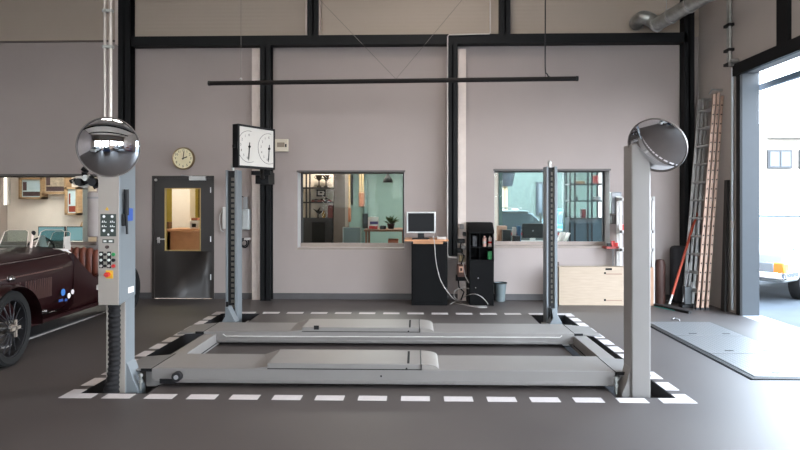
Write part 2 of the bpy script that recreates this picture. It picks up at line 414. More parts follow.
# --- door
do = struct('door_1', MB().box(DOOR[0]+.03, YW+.02, .012, DOOR[2]-.03, YW+.07, DOOR[3]-.03)
    if False else holes_wall(DOOR[0]+.02, DOOR[2]-.02, .001, DOOR[3]-.02, YW+.01, YW+.06, [rect(164.5, 188, 200.5, 251)]), DOORP, bevel=.003)
struct('door_frame', MB().box(DOOR[0]-.02, YW-.015, 0, DOOR[0]+.02, YW+.1, DOOR[3]).box(DOOR[2]-.02, YW-.015, 0, DOOR[2]+.02, YW+.1, DOOR[3])
    .box(DOOR[0]-.02, YW-.015, DOOR[3]-.02, DOOR[2]+.02, YW+.1, DOOR[3]+.02), mat('door_frame_paint', '2b2623', .5), parent=do)
g = rect(164.5, 188, 200.5, 251)
struct('glazing_bead', MB().box(g[0], YW, g[1], g[0]+.015, YW+.05, g[3]).box(g[2]-.015, YW, g[1], g[2], YW+.05, g[3]).box(g[0], YW, g[3]-.015, g[2], YW+.05, g[3]).box(g[0], YW, g[1], g[2], YW+.05, g[1]+.015), mat('bead', 'a08a5a', .4), parent=do)
struct('pane', MB().box(g[0]+.01, YW+.03, g[1]+.01, g[2]-.01, YW+.036, g[3]-.01), GLASS, parent=do)
hx, hz = X(158.5, YW), Z(160, 239, YW)
struct('door_handle', MB().tube([(hx, YW+.01, hz), (hx, YW-.05, hz), (hx+.13, YW-.05, hz)], .011).box(hx-.02, YW-.004, hz-.07, hx+.02, YW+.012, hz+.03), mat('handle_satin', 'b4b0ac', .35), parent=do)
struct('lock', MB().lathe([(.016, -.01), (.016, .01)], (hx, YW+.005, hz-.075), 'y', 12), CHR, parent=do)
c = rect(190, 176.3, 206.5, 180.5)
struct('door_closer', MB().box(c[0], YW-.05, c[1], c[2], YW+.01, c[3]), ALU, parent=do, bevel=.004)
struct('closer_arm', MB().tube([(c[0]+.05, YW-.03, c[3]), (c[0]-.14, YW-.03, c[3]+.02)], .007), ALU, parent=do)
for v in (190, 239, 277):
    p = P(211, v, YW); struct('hinge', MB().lathe([(.009, -.045), (.009, .045)], (p.x, YW-.018, p.z), 'z', 10), ALU, parent=do)
p = P(155.5, 180, YW); struct('door_sensor', MB().lathe([(.022, -.02), (.022, 0)], (p.x+.01, YW, p.z), 'y', 12), WHT, parent=do)

# ================================================================== FLOOR DASHES
def dash(x0, y0, x1, y1, lab, name='floor_dash', poly=None):
    m = MB()
    if poly: m.prism(poly, 'z', .0, .0025)
    else: m.box(x0, y0, .0, x1, y1, .0025)
    return tag(m.build(name, TAPE), lab, 'floor marking', 'white dashes around the lift')
TX0, TX1, TY0, TY1 = X(57.5, 4.85), X(698.4, 4.85), 4.86, 8.79
w = .118; w2 = .115; n = 15; pitch = (TX1-TX0-.27)/(n-1)
ordn = ['first','second','third','fourth','fifth','sixth','seventh','eighth','ninth','tenth','eleventh','twelfth','thirteenth','fourteenth','fifteenth']
for i in range(1, n-1):
    x = TX0+i*pitch+.005
    dash(x, TY0, x+.235, TY0+w, 'white floor dash in front of the lift, %s from the left in the row' % ordn[i])
    dash(x, TY1-w, x+.235, TY1, 'white floor dash behind the lift, %s from the left in the row' % ordn[i])
n = 12; pitch = (TY1-TY0-.25)/(n-1)
for i in range(1, n-1):
    y = TY0+i*pitch
    dash(TX0, y, TX0+w2, y+.23, 'white floor dash left of the lift, %s counted from the front' % ordn[i])
    dash(TX1-w2, y, TX1, y+.23, 'white floor dash right of the lift, %s counted from the front' % ordn[i])
for sx, nx in ((0, 'left'), (1, 'right')):
    for sy, ny in ((0, 'front'), (1, 'back')):
        x0, y0 = (TX0, TX1)[sx], (TY0, TY1)[sy]; dx, dy = (1, -1)[sx], (1, -1)[sy]
        poly = [(x0, y0), (x0+dx*.27, y0), (x0+dx*.27, y0+dy*w), (x0+dx*w2, y0+dy*w), (x0+dx*w2, y0+dy*.23), (x0, y0+dy*.23)]
        dash(0, 0, 0, 0, 'white L-shaped floor mark at the %s %s corner around the lift' % (ny, nx), 'floor_corner_mark', poly)

# ================================================================== VEHICLE LIFT
lift = thing('vehicle_lift', 'grey four-post vehicle lift with two long runways lowered to the floor', 'vehicle lift', (-.3, 6.8, 0))
RZ0, RZ1 = .035, .158
def runway(y0, y1, x0, x1, bx0, bx1):
    m = MB().box(x0, y0, RZ0, x1, y1, RZ1)
    m.box(x0+.05, y0+.01, RZ1, x1-.05, y0+.018, RZ1+.004)
    r = m.build('runway', LIFT, lift, bevel=.004)
    MB().box(x0+.02, y0-.012, RZ0+.018, x1-.3, y0+.001, RZ0+.034).build('side_rail', LIFT, r, bevel=.003)
    # slotted approach flaps at both ends
    for s in (-1, 1):
        xe = x0 if s < 0 else x1
        q = MB().prism([(xe, RZ1-.003), (xe+s*.31, RZ1-.028), (xe+s*.31, RZ1-.043), (xe, RZ1-.018)], 'y', y0+.01, y1-.01)
        f = q.build('approach_flap', mat('flap_paint', '747270', .45), r, bevel=.002)
        MB().box(xe-s*.004, y0+.004, RZ1-.004, xe+s*.006, y1-.004, RZ1+.0012).box(xe+s*.006, y0+.004, RZ1-.03, xe+s*.1, y0+.01, RZ1-.004).build('hinge_gap', HOLE, f)
        MB().tube([(xe+s*.01, y0+.02, RZ1-.012), (xe+s*.01, y1-.02, RZ1-.012)], .012, 8).build('hinge_rod', LIFT, f)
    # raised turn-plate cover
    h = .05; b = MB().prism([(bx0, RZ1), (bx0, RZ1+h), (bx1, RZ1+h), (bx1, RZ1)], 'y', y0+.008, y1-.01)
    c = b.build('turn_plate_cover', LIFT, r, bevel=.004)
    MB().add([(bx0, y0+.01, RZ1), (bx0, y1-.01, RZ1), (bx0, y0+.01, RZ1+h*.4), (bx0, y1-.01, RZ1+h*.98), (bx0-.15, y0+.01, RZ1), (bx0-.15, y1-.01, RZ1)],
        [(2, 3, 5, 4), (0, 2, 4), (1, 5, 3), (0, 4, 5, 1), (0, 1, 3, 2)]).build('cover_ramp', LIFT, c)
    pr = [(bx1+.004, RZ1)]+[(bx1+.004+.15*math.sin(a), RZ1+(h-.002)*math.cos(a)**.9) for a in [k*PI/2/8 for k in range(9)]]
    MB().prism(pr, 'y', y0+.012, y1-.012).build('rounded_end', mat('lift_light_paint', '8b8681', .4), c)
    MB().box(bx1-.125, y0+.03, RZ1+h-.001, bx1-.105, y1-.06, RZ1+h+.0015).box(bx1-.01, y0+.008, RZ1+h-.001, bx1-.004, y1-.01, RZ1+h+.0012).box(bx1-.006, y0+.0, RZ1, bx1, y0+.009, RZ1+h).box(bx0, y0-.001, RZ1+.001, bx1, y0+.008, RZ1+.006).build('seam', HOLE, c)
    for px, pz in ((bx1-.13, RZ1+.012), (bx1-.35, RZ0+.07)):
        MB().lathe([(.008, -.003), (.008, .002)], (px, y0-(.0 if pz < RZ1 else -.008), pz), 'y', 10).build('bolt', BLK, r)
    return r
NX0, NX1 = X(152, 5.19), X(615, 5.19)
nr = runway(5.19, 5.71, NX0, NX1, X(267.5, 5.2), X(421.5, 5.2))
fr_ = runway(6.71, 7.23, X(204, 6.71), X(574, 6.71), X(302, 6.72), X(420, 6.72))
# jack rail of the far runway and window plate
m = MB().tube([P(223, 334, 6.68), P(226, 336.2, 6.68), P(560, 337.4, 6.68), P(562, 335.5, 6.68)], .006, 8)
m.build('cable_guard', WHT, fr_)
c = rect(313.5, 326, 318.5, 330, 6.69)
MB().box(c[0], 6.712, c[1], c[2], 6.718, c[3]).build('vent', BLK, fr_)
# roller on the near runway
p = P(176.5, 377, 5.15)
MB().lathe([(.01, -.03), (.042, -.03), (.042, .02), (.01, .02)], (p.x, 5.17, p.z), 'y', 20).build('roller', BLKR, nr)
MB().lathe([(.02, -.036), (.02, -.03)], (p.x, 5.17, p.z), 'y', 16).build('roller_axle', GRYP, nr)
MB().box(p.x-.16, 5.175, .03, p.x-.02, 5.188, .07).build('roller_arm', BLK, nr)
# crossbeams
for x0, x1 in ((X(192, 6.34)-.0, X(192, 6.34)+.14), (X(583, 6.34), X(583, 6.34)+.14)):
    cb = MB().box(x0, 5.25, -.02, x1, 7.32, .13).box(x0, 7.3, -.12, x1, 8.45, -.06).build('crossbeam', LIFT, lift, bevel=.004)
    MB().box(x0-.004, 5.72, .02, x0+.0, 6.70, .03).box(x1, 5.72, .02, x1+.004, 6.7, .03).build('slot', HOLE, cb)
# posts
def post_mesh(x0, x1, y0, y1, z1, open_y):
    t = .012; m = MB()
    # C-section whose mouth faces the open side
    if open_y == 'closed': m.box(x0, y0, -PD, x1, y1, z1)
    return m
BLG = mat('lift_side_paint', '70767a', .42, var=.02)
# front right post
XA, XB = X(631.5, 5.08), X(651, 5.08)
pr_ = MB().box(XA, 5.08, -PD, XB, 5.28, 2.10).build('post', LIFT, lift, bevel=.012)
MB().prism([(XA+.01, -PD), (XA-.08, -PD), (XA-.07, .0), (XA-.03, .10), (XA, .22)], 'y', 5.1, 5.26).build('foot_gusset', LIFT, pr_, bevel=.004)
MB().box(XA+.02, 5.068, -PD, XB-.02, 5.1, -.11).build('base_plate', LIFT, pr_)
p = P(617.5, 383, 5.1)
m = MB().tube([(p.x, 5.14, .13), (p.x, 5.14, -.02)], .012, 8).lathe([(.022, 0), (.022, .02)], (p.x, 5.14, .05), 'z', 6).lathe([(.022, 0), (.022, .02)], (p.x, 5.14, .1), 'z', 6)
m.build('cable_bolt', GALV, pr_)
p = P(139.5, 381, 5.12)
# front left post with control cabinet
XLr = X(135, 5.27); XLl = XLr-.165
pl_ = MB().box(XLl, 5.10, -PD, XLr, 5.27, 2.07).build('post', BLG, lift, bevel=.008)
MB().box(XLl-.002, 5.092, -PD, XLr-.004, 5.101, .8).build('front_plate', LIFTD, pl_)
MB().prism([(XLr-.01, -PD), (XLr+.11, -PD), (XLr+.10, .0), (XLr+.06, .08), (XLr+.02, .2), (XLr-.01, .24)], 'y', 5.11, 5.26).build('foot_gusset', BLG, pl_, bevel=.004)
MB().tube([(p.x, 5.14, .13), (p.x, 5.14, -.02)], .010, 8).lathe([(.02, 0), (.02, .02)], (p.x, 5.14, .05), 'z', 6).lathe([(.02, 0), (.02, .02)], (p.x, 5.14, .1), 'z', 6).build('cable_bolt', GALV, pl_)
# cabinet
CF = 4.97; ch = Z(108, 305.5, CF); cx0, cx1 = X(98, CF), X(119.5, CF)
cab = MB().prism([(CF, ch), (CF, 2.07), (5.26, 2.07), (5.26, ch+.05)], 'x', cx0, cx1).build('control_cabinet', BLG, lift, bevel=.006)
MB().box(cx0+.004, CF-.006, ch+.004, cx1-.004, CF, 2.06).build('cabinet_door', LIFTD, cab, bevel=.003)
def cb_(u0, v0, u1, v1, name, m, d=.004, y=CF-.006, bev=0, par=cab):
    r = rect(u0, v0, u1, v1, CF); return MB().box(r[0], y-d, r[1], r[2], y, r[3]).build(name, m, par, bevel=bev)
cb_(101, 214, 116.5, 236.3, 'instruction_label', DGRN)
WI = mat('icon_white', 'e4e8e4', .5, var=0)
ic = MB(); yy = CF-.0105
for r_, row in enumerate((216.5, 221.5, 226, 230.5, 234.5)):
    for k in range(2):
        uu = 104.6+k*8.2
        if r_ in (0, 3) : 
            q = P(uu, row, CF); ic.lathe([(.012, -.001), (.012, .001)], (q.x, yy, q.z), 'y', 12)
        elif r_ == 4 and k == 0:
            q = P(109, row, CF); ic.lathe([(.009, -.001), (.009, .001)], (q.x, yy, q.z), 'y', 12)
        elif r_ in (1, 2):
            q = P(uu, row, CF)
            ic.add([(q.x-.02, yy, q.z-.008), (q.x-.004, yy, q.z-.008), (q.x-.012, yy, q.z+.010)], [(0, 1, 2)])
            ic.box(q.x, yy-.001, q.z-.008, q.x+.006, yy, q.z+.008); ic.box(q.x+.010, yy-.001, q.z-.008, q.x+.022, yy, q.z-.002)
ic.build('icon', WI, cab)
q = P(107.5, 208.8, CF); s_ = .016
MB().prism([(q.x-s_, q.z-s_*.8), (q.x+s_, q.z-s_*.8), (q.x, q.z+s_)], 'y', CF-.009, CF-.006).build('warning_triangle', YEL, cab)
cb_(103, 239.2, 114.5, 243, 'small_label', mat('label_dark', '3a3f3a', .5))
cb_(104.2, 240.3, 107, 242, 'label_mark', WI, .002, CF-.010); cb_(109.5, 240.3, 113, 242, 'label_mark', WI, .002, CF-.010)
def knob(u, v, r, m, name, d=.02):
    q = P(u, v, CF); return MB().lathe([(r, -d), (r, 0)], (q.x, CF-.006, q.z), 'y', 16).build(name, m, cab, bevel=.002)
knob(108, 246.9, .014, mat('brown_knob', '3a2420', .4), 'knob')
cb_(99.8, 251.5, 103.8, 268, 'button_strip', BLK); cb_(107.8, 251.5, 111.5, 268, 'button_strip', BLK)
for v_, cc in ((254.3, (WI, BLK, WI, GRN)), (260, (WI, BLK, WI, BLK)), (265.8, (WHT, BLK, WHT, RED))):
    for u_, m_ in zip((101.7, 105.8, 109.7, 114.2), cc): knob(u_, v_, .0115 if u_ < 113 else .015, m_, 'button', .014)
cb_(106.3, 270.2, 113.6, 278.4, 'switch_plate', YEL, .006, bev=.002)
sw = knob(108.8, 274.3, .021, RED, 'main_switch', .035)
MB().box(P(108.8, 274, CF).x-.02, CF-.05, P(108.8, 274.3, CF).z-.005, P(108.8, 274, CF).x+.02, CF-.04, P(108.8, 274.3, CF).z+.005).build('switch_grip', RED, sw)
# white sticker low on the side, white marker low left
MB().box(cx1, 5.12, ch+.08, cx1+.003, 5.22, ch+.13).build('side_sticker', PAPER, cab)
MB().box(cx0-.02, CF+.01, ch+.13, cx0, CF+.05, ch+.17).build('side_bracket', WHT, cab)
# blue holder with black pen-like remote on the right side
hz = Z(122, 214, 5.1)
ho = MB().box(cx1, 5.04, hz-.06, cx1+.03, 5.15, hz+.05).build('tool_holder', BLUE, cab, bevel=.004)
MB().box(cx1, 5.0, hz-.10, cx1+.025, 5.035, hz-.0).build('holder_box', BLK, ho, bevel=.003)
MB().tube([(cx1+.035, 5.03, hz-.17), (cx1+.03, 5.03, hz+.0), (cx1+.03, 5.03, hz+.19)], .010, 10).lathe([(.02, 0), (.02, .22)], (cx1+.03, 5.03, hz-.01), 'z', 12).build('inspection_torch', BLK, cab)
# dark bellows hose beside the front left post
pts = []; bx = X(113.5, 5.06)
m = MB(); prof = []
for i in range(46):
    z = -.12+i*.0205
    prof.append(((.052 if i % 2 else .043)+(.07*max(0, .12-z) if z < .12 else 0)*2, z))
m.lathe(prof, (bx, 5.075, 0), 'z', 16)
m.xf(Matrix.Translation(Vector((0, 0, 0))))
m.v = [Vector((v.x-(.16*max(0, .25-v.z)**1.3), v.y, v.z)) for v in m.v]
m.build('bellows', mat('bellows_fabric', '0c0a0c', .85, var=.2, scale=30), lift)
# rear posts
for (u0, u1, vt) in ((225.5, 237.5, 170), (546.5, 557.5, 166.5)):
    x0, x1 = X(u0, 8.38), X(u1, 8.38); zt = Z((u0+u1)/2, vt, 8.38); t = .03
    m = MB().box(x0, 8.38, -PD, x0+.025, 8.6, zt).box(x1-.04, 8.38, -PD, x1, 8.6, zt).box(x0, 8.58, -PD, x1, 8.6, zt)
    pp = m.build('post', BLG, lift, bevel=.004)
    MB().box(x0+.025, 8.42, -PD, x1-.04, 8.58, zt-.01).build('post_core', BLK, pp)
    ra = MB()
    z = .12
    while z < zt-.08:
        ra.box(x0+.07, 8.412, z, x1-.045, 8.421, z+.045).box(x1-.055, 8.415, z, x1-.045, 8.421, z+.075); z += .075
    ra.build('locking_rack', mat('rack_steel', '5a564f', .5, metal=.4), pp)
    MB().lathe([(.02, 0), (.02, .04), (.03, .045), (.03, .07), (.012, .09)], ((x0+x1)/2-.01, 8.48, zt), 'z', 12).build('cap_bolt', GALV, pp)
    cs = MB().prism([(x0+.0, -.04), (x1+.03, -.04), (x1-.02, .05), (x1-.08, .17), (x1-.12, .17), (x0+.05, .04)], 'y', 8.2, 8.37)
    cs.build('carriage_shoe', BLG, pp, bevel=.004)
    MB().box(x1-.12, 8.24, .0, x1-.09, 8.26, .24).build('shoe_pad', BLK, pp)

# ---- convex mirrors
def convex_mirror(u, v, r, nrm, label, Y, curve=1.9):
    c = P(u, v, Y); d = Vector(nrm).normalized()
    q = d.to_track_quat('Z', 'Y').to_euler()
    t = thing('convex_mirror', label, 'mirror', c, tuple(q))
    R = r*curve; h0 = math.sqrt(R*R-r*r); prof = []
    for i in range(17):
        rr = r*(1-i/16); prof.append((max(rr, 1e-6), math.sqrt(R*R-rr*rr)-h0))
    MB().lathe(prof, (0, 0, 0), 'z', 64).build('mirror_face', MIRROR, t, local=True, smooth=80)
    MB().lathe([(r-.004, -.012), (r+.004, -.012), (r+.007, 0), (r+.004, .012), (r-.002, .01), (r-.004, -.012)], (0, 0, 0), 'z', 64).build('rim', mat('mirror_rim', '6b6460', .4), t, local=True)
    MB().lathe([(r, -.012), (r*.6, -.03), (.02, -.034)], (0, 0, 0), 'z', 48).build('back_shell', GRYP, t, local=True)
    return t, c
t, c = convex_mirror(108.5, 147.3, .245, (.24, -1, -.10), 'round convex mirror above the control cabinet on the front left post', 4.93)
MB().tube([(c.x-.02, c.y+.03, c.z), (c.x-.02, 5.13, c.z-.02), (XLr-.08, 5.13, 2.06)], .018, 10).build('bracket', GRYP, t)
t, c = convex_mirror(657, 145.5, .235, (-.95, -1, -.74), 'round convex mirror on top of the plain front right post', 5.0, 2.5)
MB().tube([(c.x+.02, c.y+.03, c.z), (c.x-.0, 5.18, c.z+.0), (1.93, 5.18, 2.05)], .018, 10).build('bracket', GRYP, t)
# pipes from the ceiling to the left post
t = thing('cable_conduit', 'pair of pale vertical conduits dropping from the ceiling onto the left post', 'conduit', (X(107, 5.15), 5.15, 2.07))
for u in (105, 110.5):
    MB().tube([(X(u, 5.15), 5.15, 2.0), (X(u, 5.15), 5.15, ZC)], .012 if u < 106 else .015, 12).build('pipe', mat('conduit_white', 'b5aca4', .35, metal=.5), t)
for z in (Z(107, 11, 5.15), Z(107, 47, 5.15)):
    MB().box(X(103, 5.15), 5.13, z-.012, X(113, 5.15), 5.17, z+.012).build('pipe_clip', GALV, t)

# ================================================================== THINGS ON THE BACK WALL
# clock
c = P(183.5, 158.5, YW-.03)
t = thing('wall_clock', 'round cream-faced clock on the wall above the dark door', 'clock', (c.x, YW, c.z-.18))
MB().lathe([(.166, -.044), (.166, -.052), (.185, -.055), (.19, -.03), (.185, 0), (.166, 0), (.166, -.044)], (c.x, YW, c.z), 'y', 40).build('clock_rim', mat('clock_rim', '8a7654', .35, metal=.4), t)
MB().lathe([(.0001, -.046), (.166, -.046), (.166, 0)], (c.x, YW, c.z), 'y', 40).build('clock_face', mat('clock_face', 'e8deb8', .6), t)
nm = MB()
for k in range(12):
    a = k*PI/6; num = str(12 if k == 0 else k)
    M = Matrix.Translation((c.x+.13*math.sin(a), YW-.048, c.z+.13*math.cos(a))) @ Matrix.Rotation(PI/2, 4, 'X')
    nm.merge(text(num, .055, M, 'numeral', BLK, t))
nm.build('numerals', BLK, t)
for a, l, w_ in ((math.radians(68), .075, .008), (math.radians(8), .11, .006)):
    m = MB().box(-w_, -.052, -.02, w_, -.050, l); m.xf(Matrix.Translation((c.x, YW, c.z)) @ Matrix.Rotation(a, 4, 'Y')); m.build('clock_hand', BLK, t)
# thermostat box
t = thing('wall_controller', 'small cream controller box with a label beside the dial display', 'controller', (X(281, YW), YW, Z(281, 151, YW)))
pbox(274.5, 139, 288, 151.5, YW-.05, YW).build('housing', mat('cream_plastic', 'cfc4b2', .5), t, bevel=.006)
pbox(277, 142.5, 284.5, 147, YW-.053, YW-.05).build('display', mat('lcd', '8a7a68', .3), t)
pbox(285, 144, 286.5, 147, YW-.056, YW-.05).build('button', BLK, t)
# dial display on the column
A = P(237.5, 123.6, 8.32); Bp = P(274.4, 129, 8.98); Dw = (Vector((Bp.x, Bp.y, 0))-Vector((A.x, A.y, 0))).length
ang = math.atan2(Bp.y-A.y, Bp.x-A.x); zb = Z(234, 167.2, 8.32); hh = A.z-zb
t = thing('brake_tester_display', 'black-framed white display with two large dials on the column', 'dial display', (A.x, A.y, zb), (0, 0, ang))
def LB(*a): return MB().box(*a)
LB(0, .0, 0, Dw, .10, hh).build('case', BLK, t, local=True, bevel=.006)
fr = .03
LB(0, -.012, 0, fr, .0, hh).box(Dw-fr, -.012, 0, Dw, 0, hh).box(0, -.012, 0, Dw, 0, fr).box(0, -.012, hh-fr, Dw, 0, hh).build('frame', BLK, t, local=True)
LB(fr, -.006, fr, Dw-fr, 0, hh-fr).build('dial_plate', mat('dial_white', 'c6c2bb', .5, var=.02), t, local=True)
INK = mat('ink', '35332f', .6, var=0)
for cxx in (.29*Dw, .83*Dw):
    R0 = .225; cz = hh*.5; m = MB(); a0, a1 = math.radians(-5), math.radians(205)
    rim = []
    for k in range(49):
        a = math.radians(-12)+k*math.radians(215)/48   # left half arc, counted from top
        x, z = cxx-R0*math.sin(a), cz+R0*math.cos(a)
        if x > Dw-fr-.002: continue
        rim.append((x, z))
    m.tube([(x, -.0065, z) for x, z in rim], .003, 6); m.build('dial_ring', INK, t, local=True)
    for k in range(7):
        nm = MB()
        a = k*math.radians(28); x, z = cxx-.165*math.sin(a), cz+.165*math.cos(a)
        nm.merge(text(str(k), .05, Matrix.Translation((x, -.0075, z)) @ Matrix.Rotation(PI/2, 4, 'X'), 'numeral', INK, t))
        nm.build('numeral', INK, t, local=True)
    m = MB().prism([(-.006, .06), (.006, .06), (.009, -.16), (0, -.2), (-.009, -.16)], 'y', -.016, -.012)
    m.xf(Matrix.Translation((cxx, 0, cz)) @ Matrix.Rotation(math.radians(5), 4, 'Y')); m.build('needle', BLK, t, local=True)
    MB().lathe([(.016, -.02), (.016, 0)], (cxx, -.005, cz), 'y', 14).build('needle_hub', BLK, t, local=True)
LB(.0, .03, hh*.45, -.03, .07, hh*.52).build('side_knob', BLK, t, local=True); LB(Dw, .03, hh*.45, Dw+.02, .07, hh*.52).build('side_knob', BLK, t, local=True)
q = P(258, 178, 9.3)
br = MB().tube([(X(262, 8.75), 8.75, zb), (X(262, 8.9), 8.9, q.z), (X(265, 9.8), 9.8, q.z)], .03, 10)
br.box(X(252, 9.0), 8.95, Z(258, 175, 9), X(271, 9.0), 9.1, Z(258, 171, 9)); br.box(X(257, 9.3), 9.2, Z(260, 184, 9.3), X(270, 9.3), 9.6, Z(260, 172, 9.3))
br.build('bracket', BLK, t, bevel=.004)
# fire-hose like white cylinder + holder behind rear left post
t = thing('paper_roll_dispenser', 'white wall-mounted roll holder behind the rear left post', 'dispenser', (X(243, YW), YW-.1, Z(243, 230, YW)))
pbox(241, 209, 249, 230, YW-.16, YW-.01).build('drum', mat('dispenser_white', 'a9adac', .5), t, bevel=.03)
pbox(243, 197, 247, 209, YW-.10, YW-.03).build('bottle', GRYP, t, bevel=.01)
MB().tube([P(241, 196, YW-.04), P(246, 198, YW-.04), P(246, 209, YW-.04)], .008, 8).build('spout', BLK, t)
t = thing('cable_hook', 'looped cable on a hook below the white roll holder', 'hook', (X(245, YW), YW-.06, Z(244, 249, YW)))
m = MB(); c = P(244.5, 243, YW-.06)
m.tube([(c.x+.07*math.cos(a), YW-.06+.02*math.sin(2*a), c.z+.075*math.sin(a)) for a in [k*2*PI/24 for k in range(25)]], .012, 8, cap=False)
m.tube([(c.x+.045*math.cos(a), YW-.08, c.z+.05*math.sin(a)) for a in [k*2*PI/20 for k in range(21)]], .01, 8, cap=False)
m.build('cable_loop', BLKR, t)
MB().box(c.x, YW-.09, c.z+.05, X(252, YW), YW-.03, c.z+.085).build('hook_arm', WHT, t)
t = thing('intercom_phone', 'white wall phone with a curled cord left of the rear post', 'phone', (X(224, YW), YW-.05, Z(224, 230, YW)))
pbox(222, 207, 226, 229, YW-.07, YW-.01).build('handset', WHT, t, bevel=.01)
MB().tube([P(222.5, 210, YW-.05), P(220, 215, YW-.05), P(219.5, 222, YW-.05), P(221, 230, YW-.05), P(223.5, 232, YW-.05)], .007, 8).build('cord', WHT, t)
t = tag(MB().tube([P(447.5, -8, 9.78), P(490.5, -8, 9.78)], .01).v and MB().tube([P(490.3, -12, 9.77), P(490.3, 32.5, 9.77), P(489.5, 33.8, 9.77), P(449, 34.8, 9.77), P(447.6, 36.5, 9.77), P(447.4, 254, 9.77), P(448.5, 257, 9.77), P(457, 258, 9.77)], .011, 8).build('wall_conduit', mat('conduit_pale', 'c4bcb6', .5)), 'thin pale conduit running down beside the middle black column', 'conduit')
# small sockets and devices on pale strip behind the desk
t = thing('socket_board', 'cluttered air and power outlets on the pale strip between desk and black cabinet', 'outlets', (X(461, 9.85), 9.85, Z(461, 290, 9.85)))
pbox(457.5, 265, 466, 277, 9.72, 9.9).build('air_regulator', mat('regulator', '6b4a40', .5), t, bevel=.01)
pbox(459, 266.5, 463.5, 272.5, 9.70, 9.72).build('gauge_label', mat('peach_label', 'e8b9a0', .5), t)
pbox(460.3, 268, 462, 271, 9.695, 9.70).build('label_mark', BLK, t)
for (u0, v0, u1, v1, m_) in ((458, 239, 465, 243, BLK), (456, 248, 463, 253, BLK), (461, 246, 466, 249.5, GRYP), (459, 255, 465, 262, mat('brass_fitting', '7a6a50', .35, metal=.6)), (463, 232, 466, 236, BLK), (456, 275, 467, 281, BLK), (460, 224, 464, 229, GRYP)):
    pbox(u0, v0, u1, v1, 9.80, 9.9).build('fitting', m_, t, bevel=.008)
MB().tube([P(461, 243, 9.8), P(460, 250, 9.76), P(464, 256, 9.78), P(461, 265, 9.8)], .012, 8).tube([P(458, 277, 9.8), P(459, 287, 9.78), P(464, 292, 9.8), P(461, 300, 9.8)], .012, 8).build('air_hose', BLKR, t)
# white cables sprawling on floor
def spline(pts, n=8):
    pts = [Vector(p) for p in pts]; out = []
    for i in range(len(pts)-1):
        p0, p1, p2, p3 = pts[max(i-1, 0)], pts[i], pts[i+1], pts[min(i+2, len(pts)-1)]
        for k in range(n):
            t = k/n; out.append(.5*((2*p1)+(p2-p0)*t+(2*p0-5*p1+4*p2-p3)*t*t+(3*p1-p0-3*p2+p3)*t**3))
    return out+[pts[-1]]
WC = mat('white_cable', 'aaa5a1', .5)
g0 = lambda u, v: G(u, v, .008)
m = MB().tube(spline([P(433, 236, 9.35), P(434.5, 243, 9.32), P(436, 262, 9.32), P(441, 281, 9.3), P(450, 295, 9.28), g0(457, 301), g0(466, 305), g0(478, 307.5), g0(487, 307)]), .0065, 8)
tag(m.build('white_cable', WC), 'long white cable hanging from the desk and trailing over the floor', 'cable')
m = MB().tube(spline([P(463, 262, 9.6), P(465, 275, 9.5), P(470, 284, 9.45), P(476, 288, 9.4)]), .006, 8)
tag(m.build('white_cable', WC), 'short white cable hanging down in front of the black cabinet', 'cable')
m = MB().tube(spline([P(458, 299, 9.6)+Vector((0, 0, -.02)), P(454, 296, 9.5), P(456, 290, 9.5), P(464, 288, 9.5), P(471, 289, 9.45)]), .006, 8)
tag(m.build('white_cable', WC), 'white cable looped up the foot of the pale strip', 'cable')
m = MB().tube(spline([g0(450, 304), g0(462, 300.5)+Vector((0, 0, .04)), P(472, 294, 9.3), P(481, 296.5, 9.2), g0(488, 305), g0(478, 306.2), g0(462, 304.5), g0(452, 302)]), .006, 8)
tag(m.build('white_cable', WC), 'coiled white cable arching off the floor before the black cabinet', 'cable')

# ---- desk
t = thing('computer_desk', 'tall black cabinet desk with a beech worktop under the left office window', 'desk', (X(430, 9.5), 9.5, 0))
y0 = 9.42
zt = Z(425, 239.5, y0-.03)
MB().box(X(411.5, y0), y0, 0, X(447.5, y0), 9.93, zt-.05).build('cabinet_body', mat('black_cabinet', '060607', .55, spec=.12), t, bevel=.005)
MB().box(X(412.5, y0), y0-.015, .06, X(446.5, y0), y0, zt-.09).build('cabinet_door', mat('black_cabinet', '060607', .55, spec=.12), t, bevel=.003)
MB().box(X(404.5, y0-.06), y0-.06, zt-.028, X(448.5, y0-.06), 9.95, zt).build('worktop', BEECH, t, bevel=.004)
MB().box(X(413, y0), y0-.02, zt-.07, X(443, y0), y0+.2, zt-.03).build('keyboard_tray', BEECH, t, bevel=.003)
t = thing('computer_monitor', 'black screen with a silver bezel standing on the beech worktop', 'monitor', (X(421, 9.6), 9.6, zt), (0, 0, .08))
mw = X(436, 9.55)-X(406.5, 9.55); mh = (Z(420, 212, 9.55)-Z(420, 233.5, 9.55))
LB(-mw/2, -.03, .09, mw/2, .02, .09+mh).build('bezel', ALU, t, local=True, bevel=.006)
LB(-mw/2+.025, -.034, .115, mw/2-.025, -.03, .09+mh-.022).build('screen', mat('screen_off', '0a0b0d', .5, var=0, spec=.2), t, local=True)
LB(-.05, 0, 0, .05, .03, .2).build('stand_neck', BLK, t, local=True); LB(-.13, -.08, 0, .13, .1, .012).build('stand_base', BLK, t, local=True)
tag(MB().box(X(412, 9.42), 9.40, zt, X(428, 9.42), 9.48, zt+.02).build('keyboard', BLK, bevel=.003), 'black keyboard in front of the desk monitor', 'keyboard')
tag(MB().box(X(437, 9.5), 9.45, zt, X(446, 9.5), 9.6, zt+.035).build('router', WHT, bevel=.006), 'small white box on the right end of the beech worktop', 'electronics box')
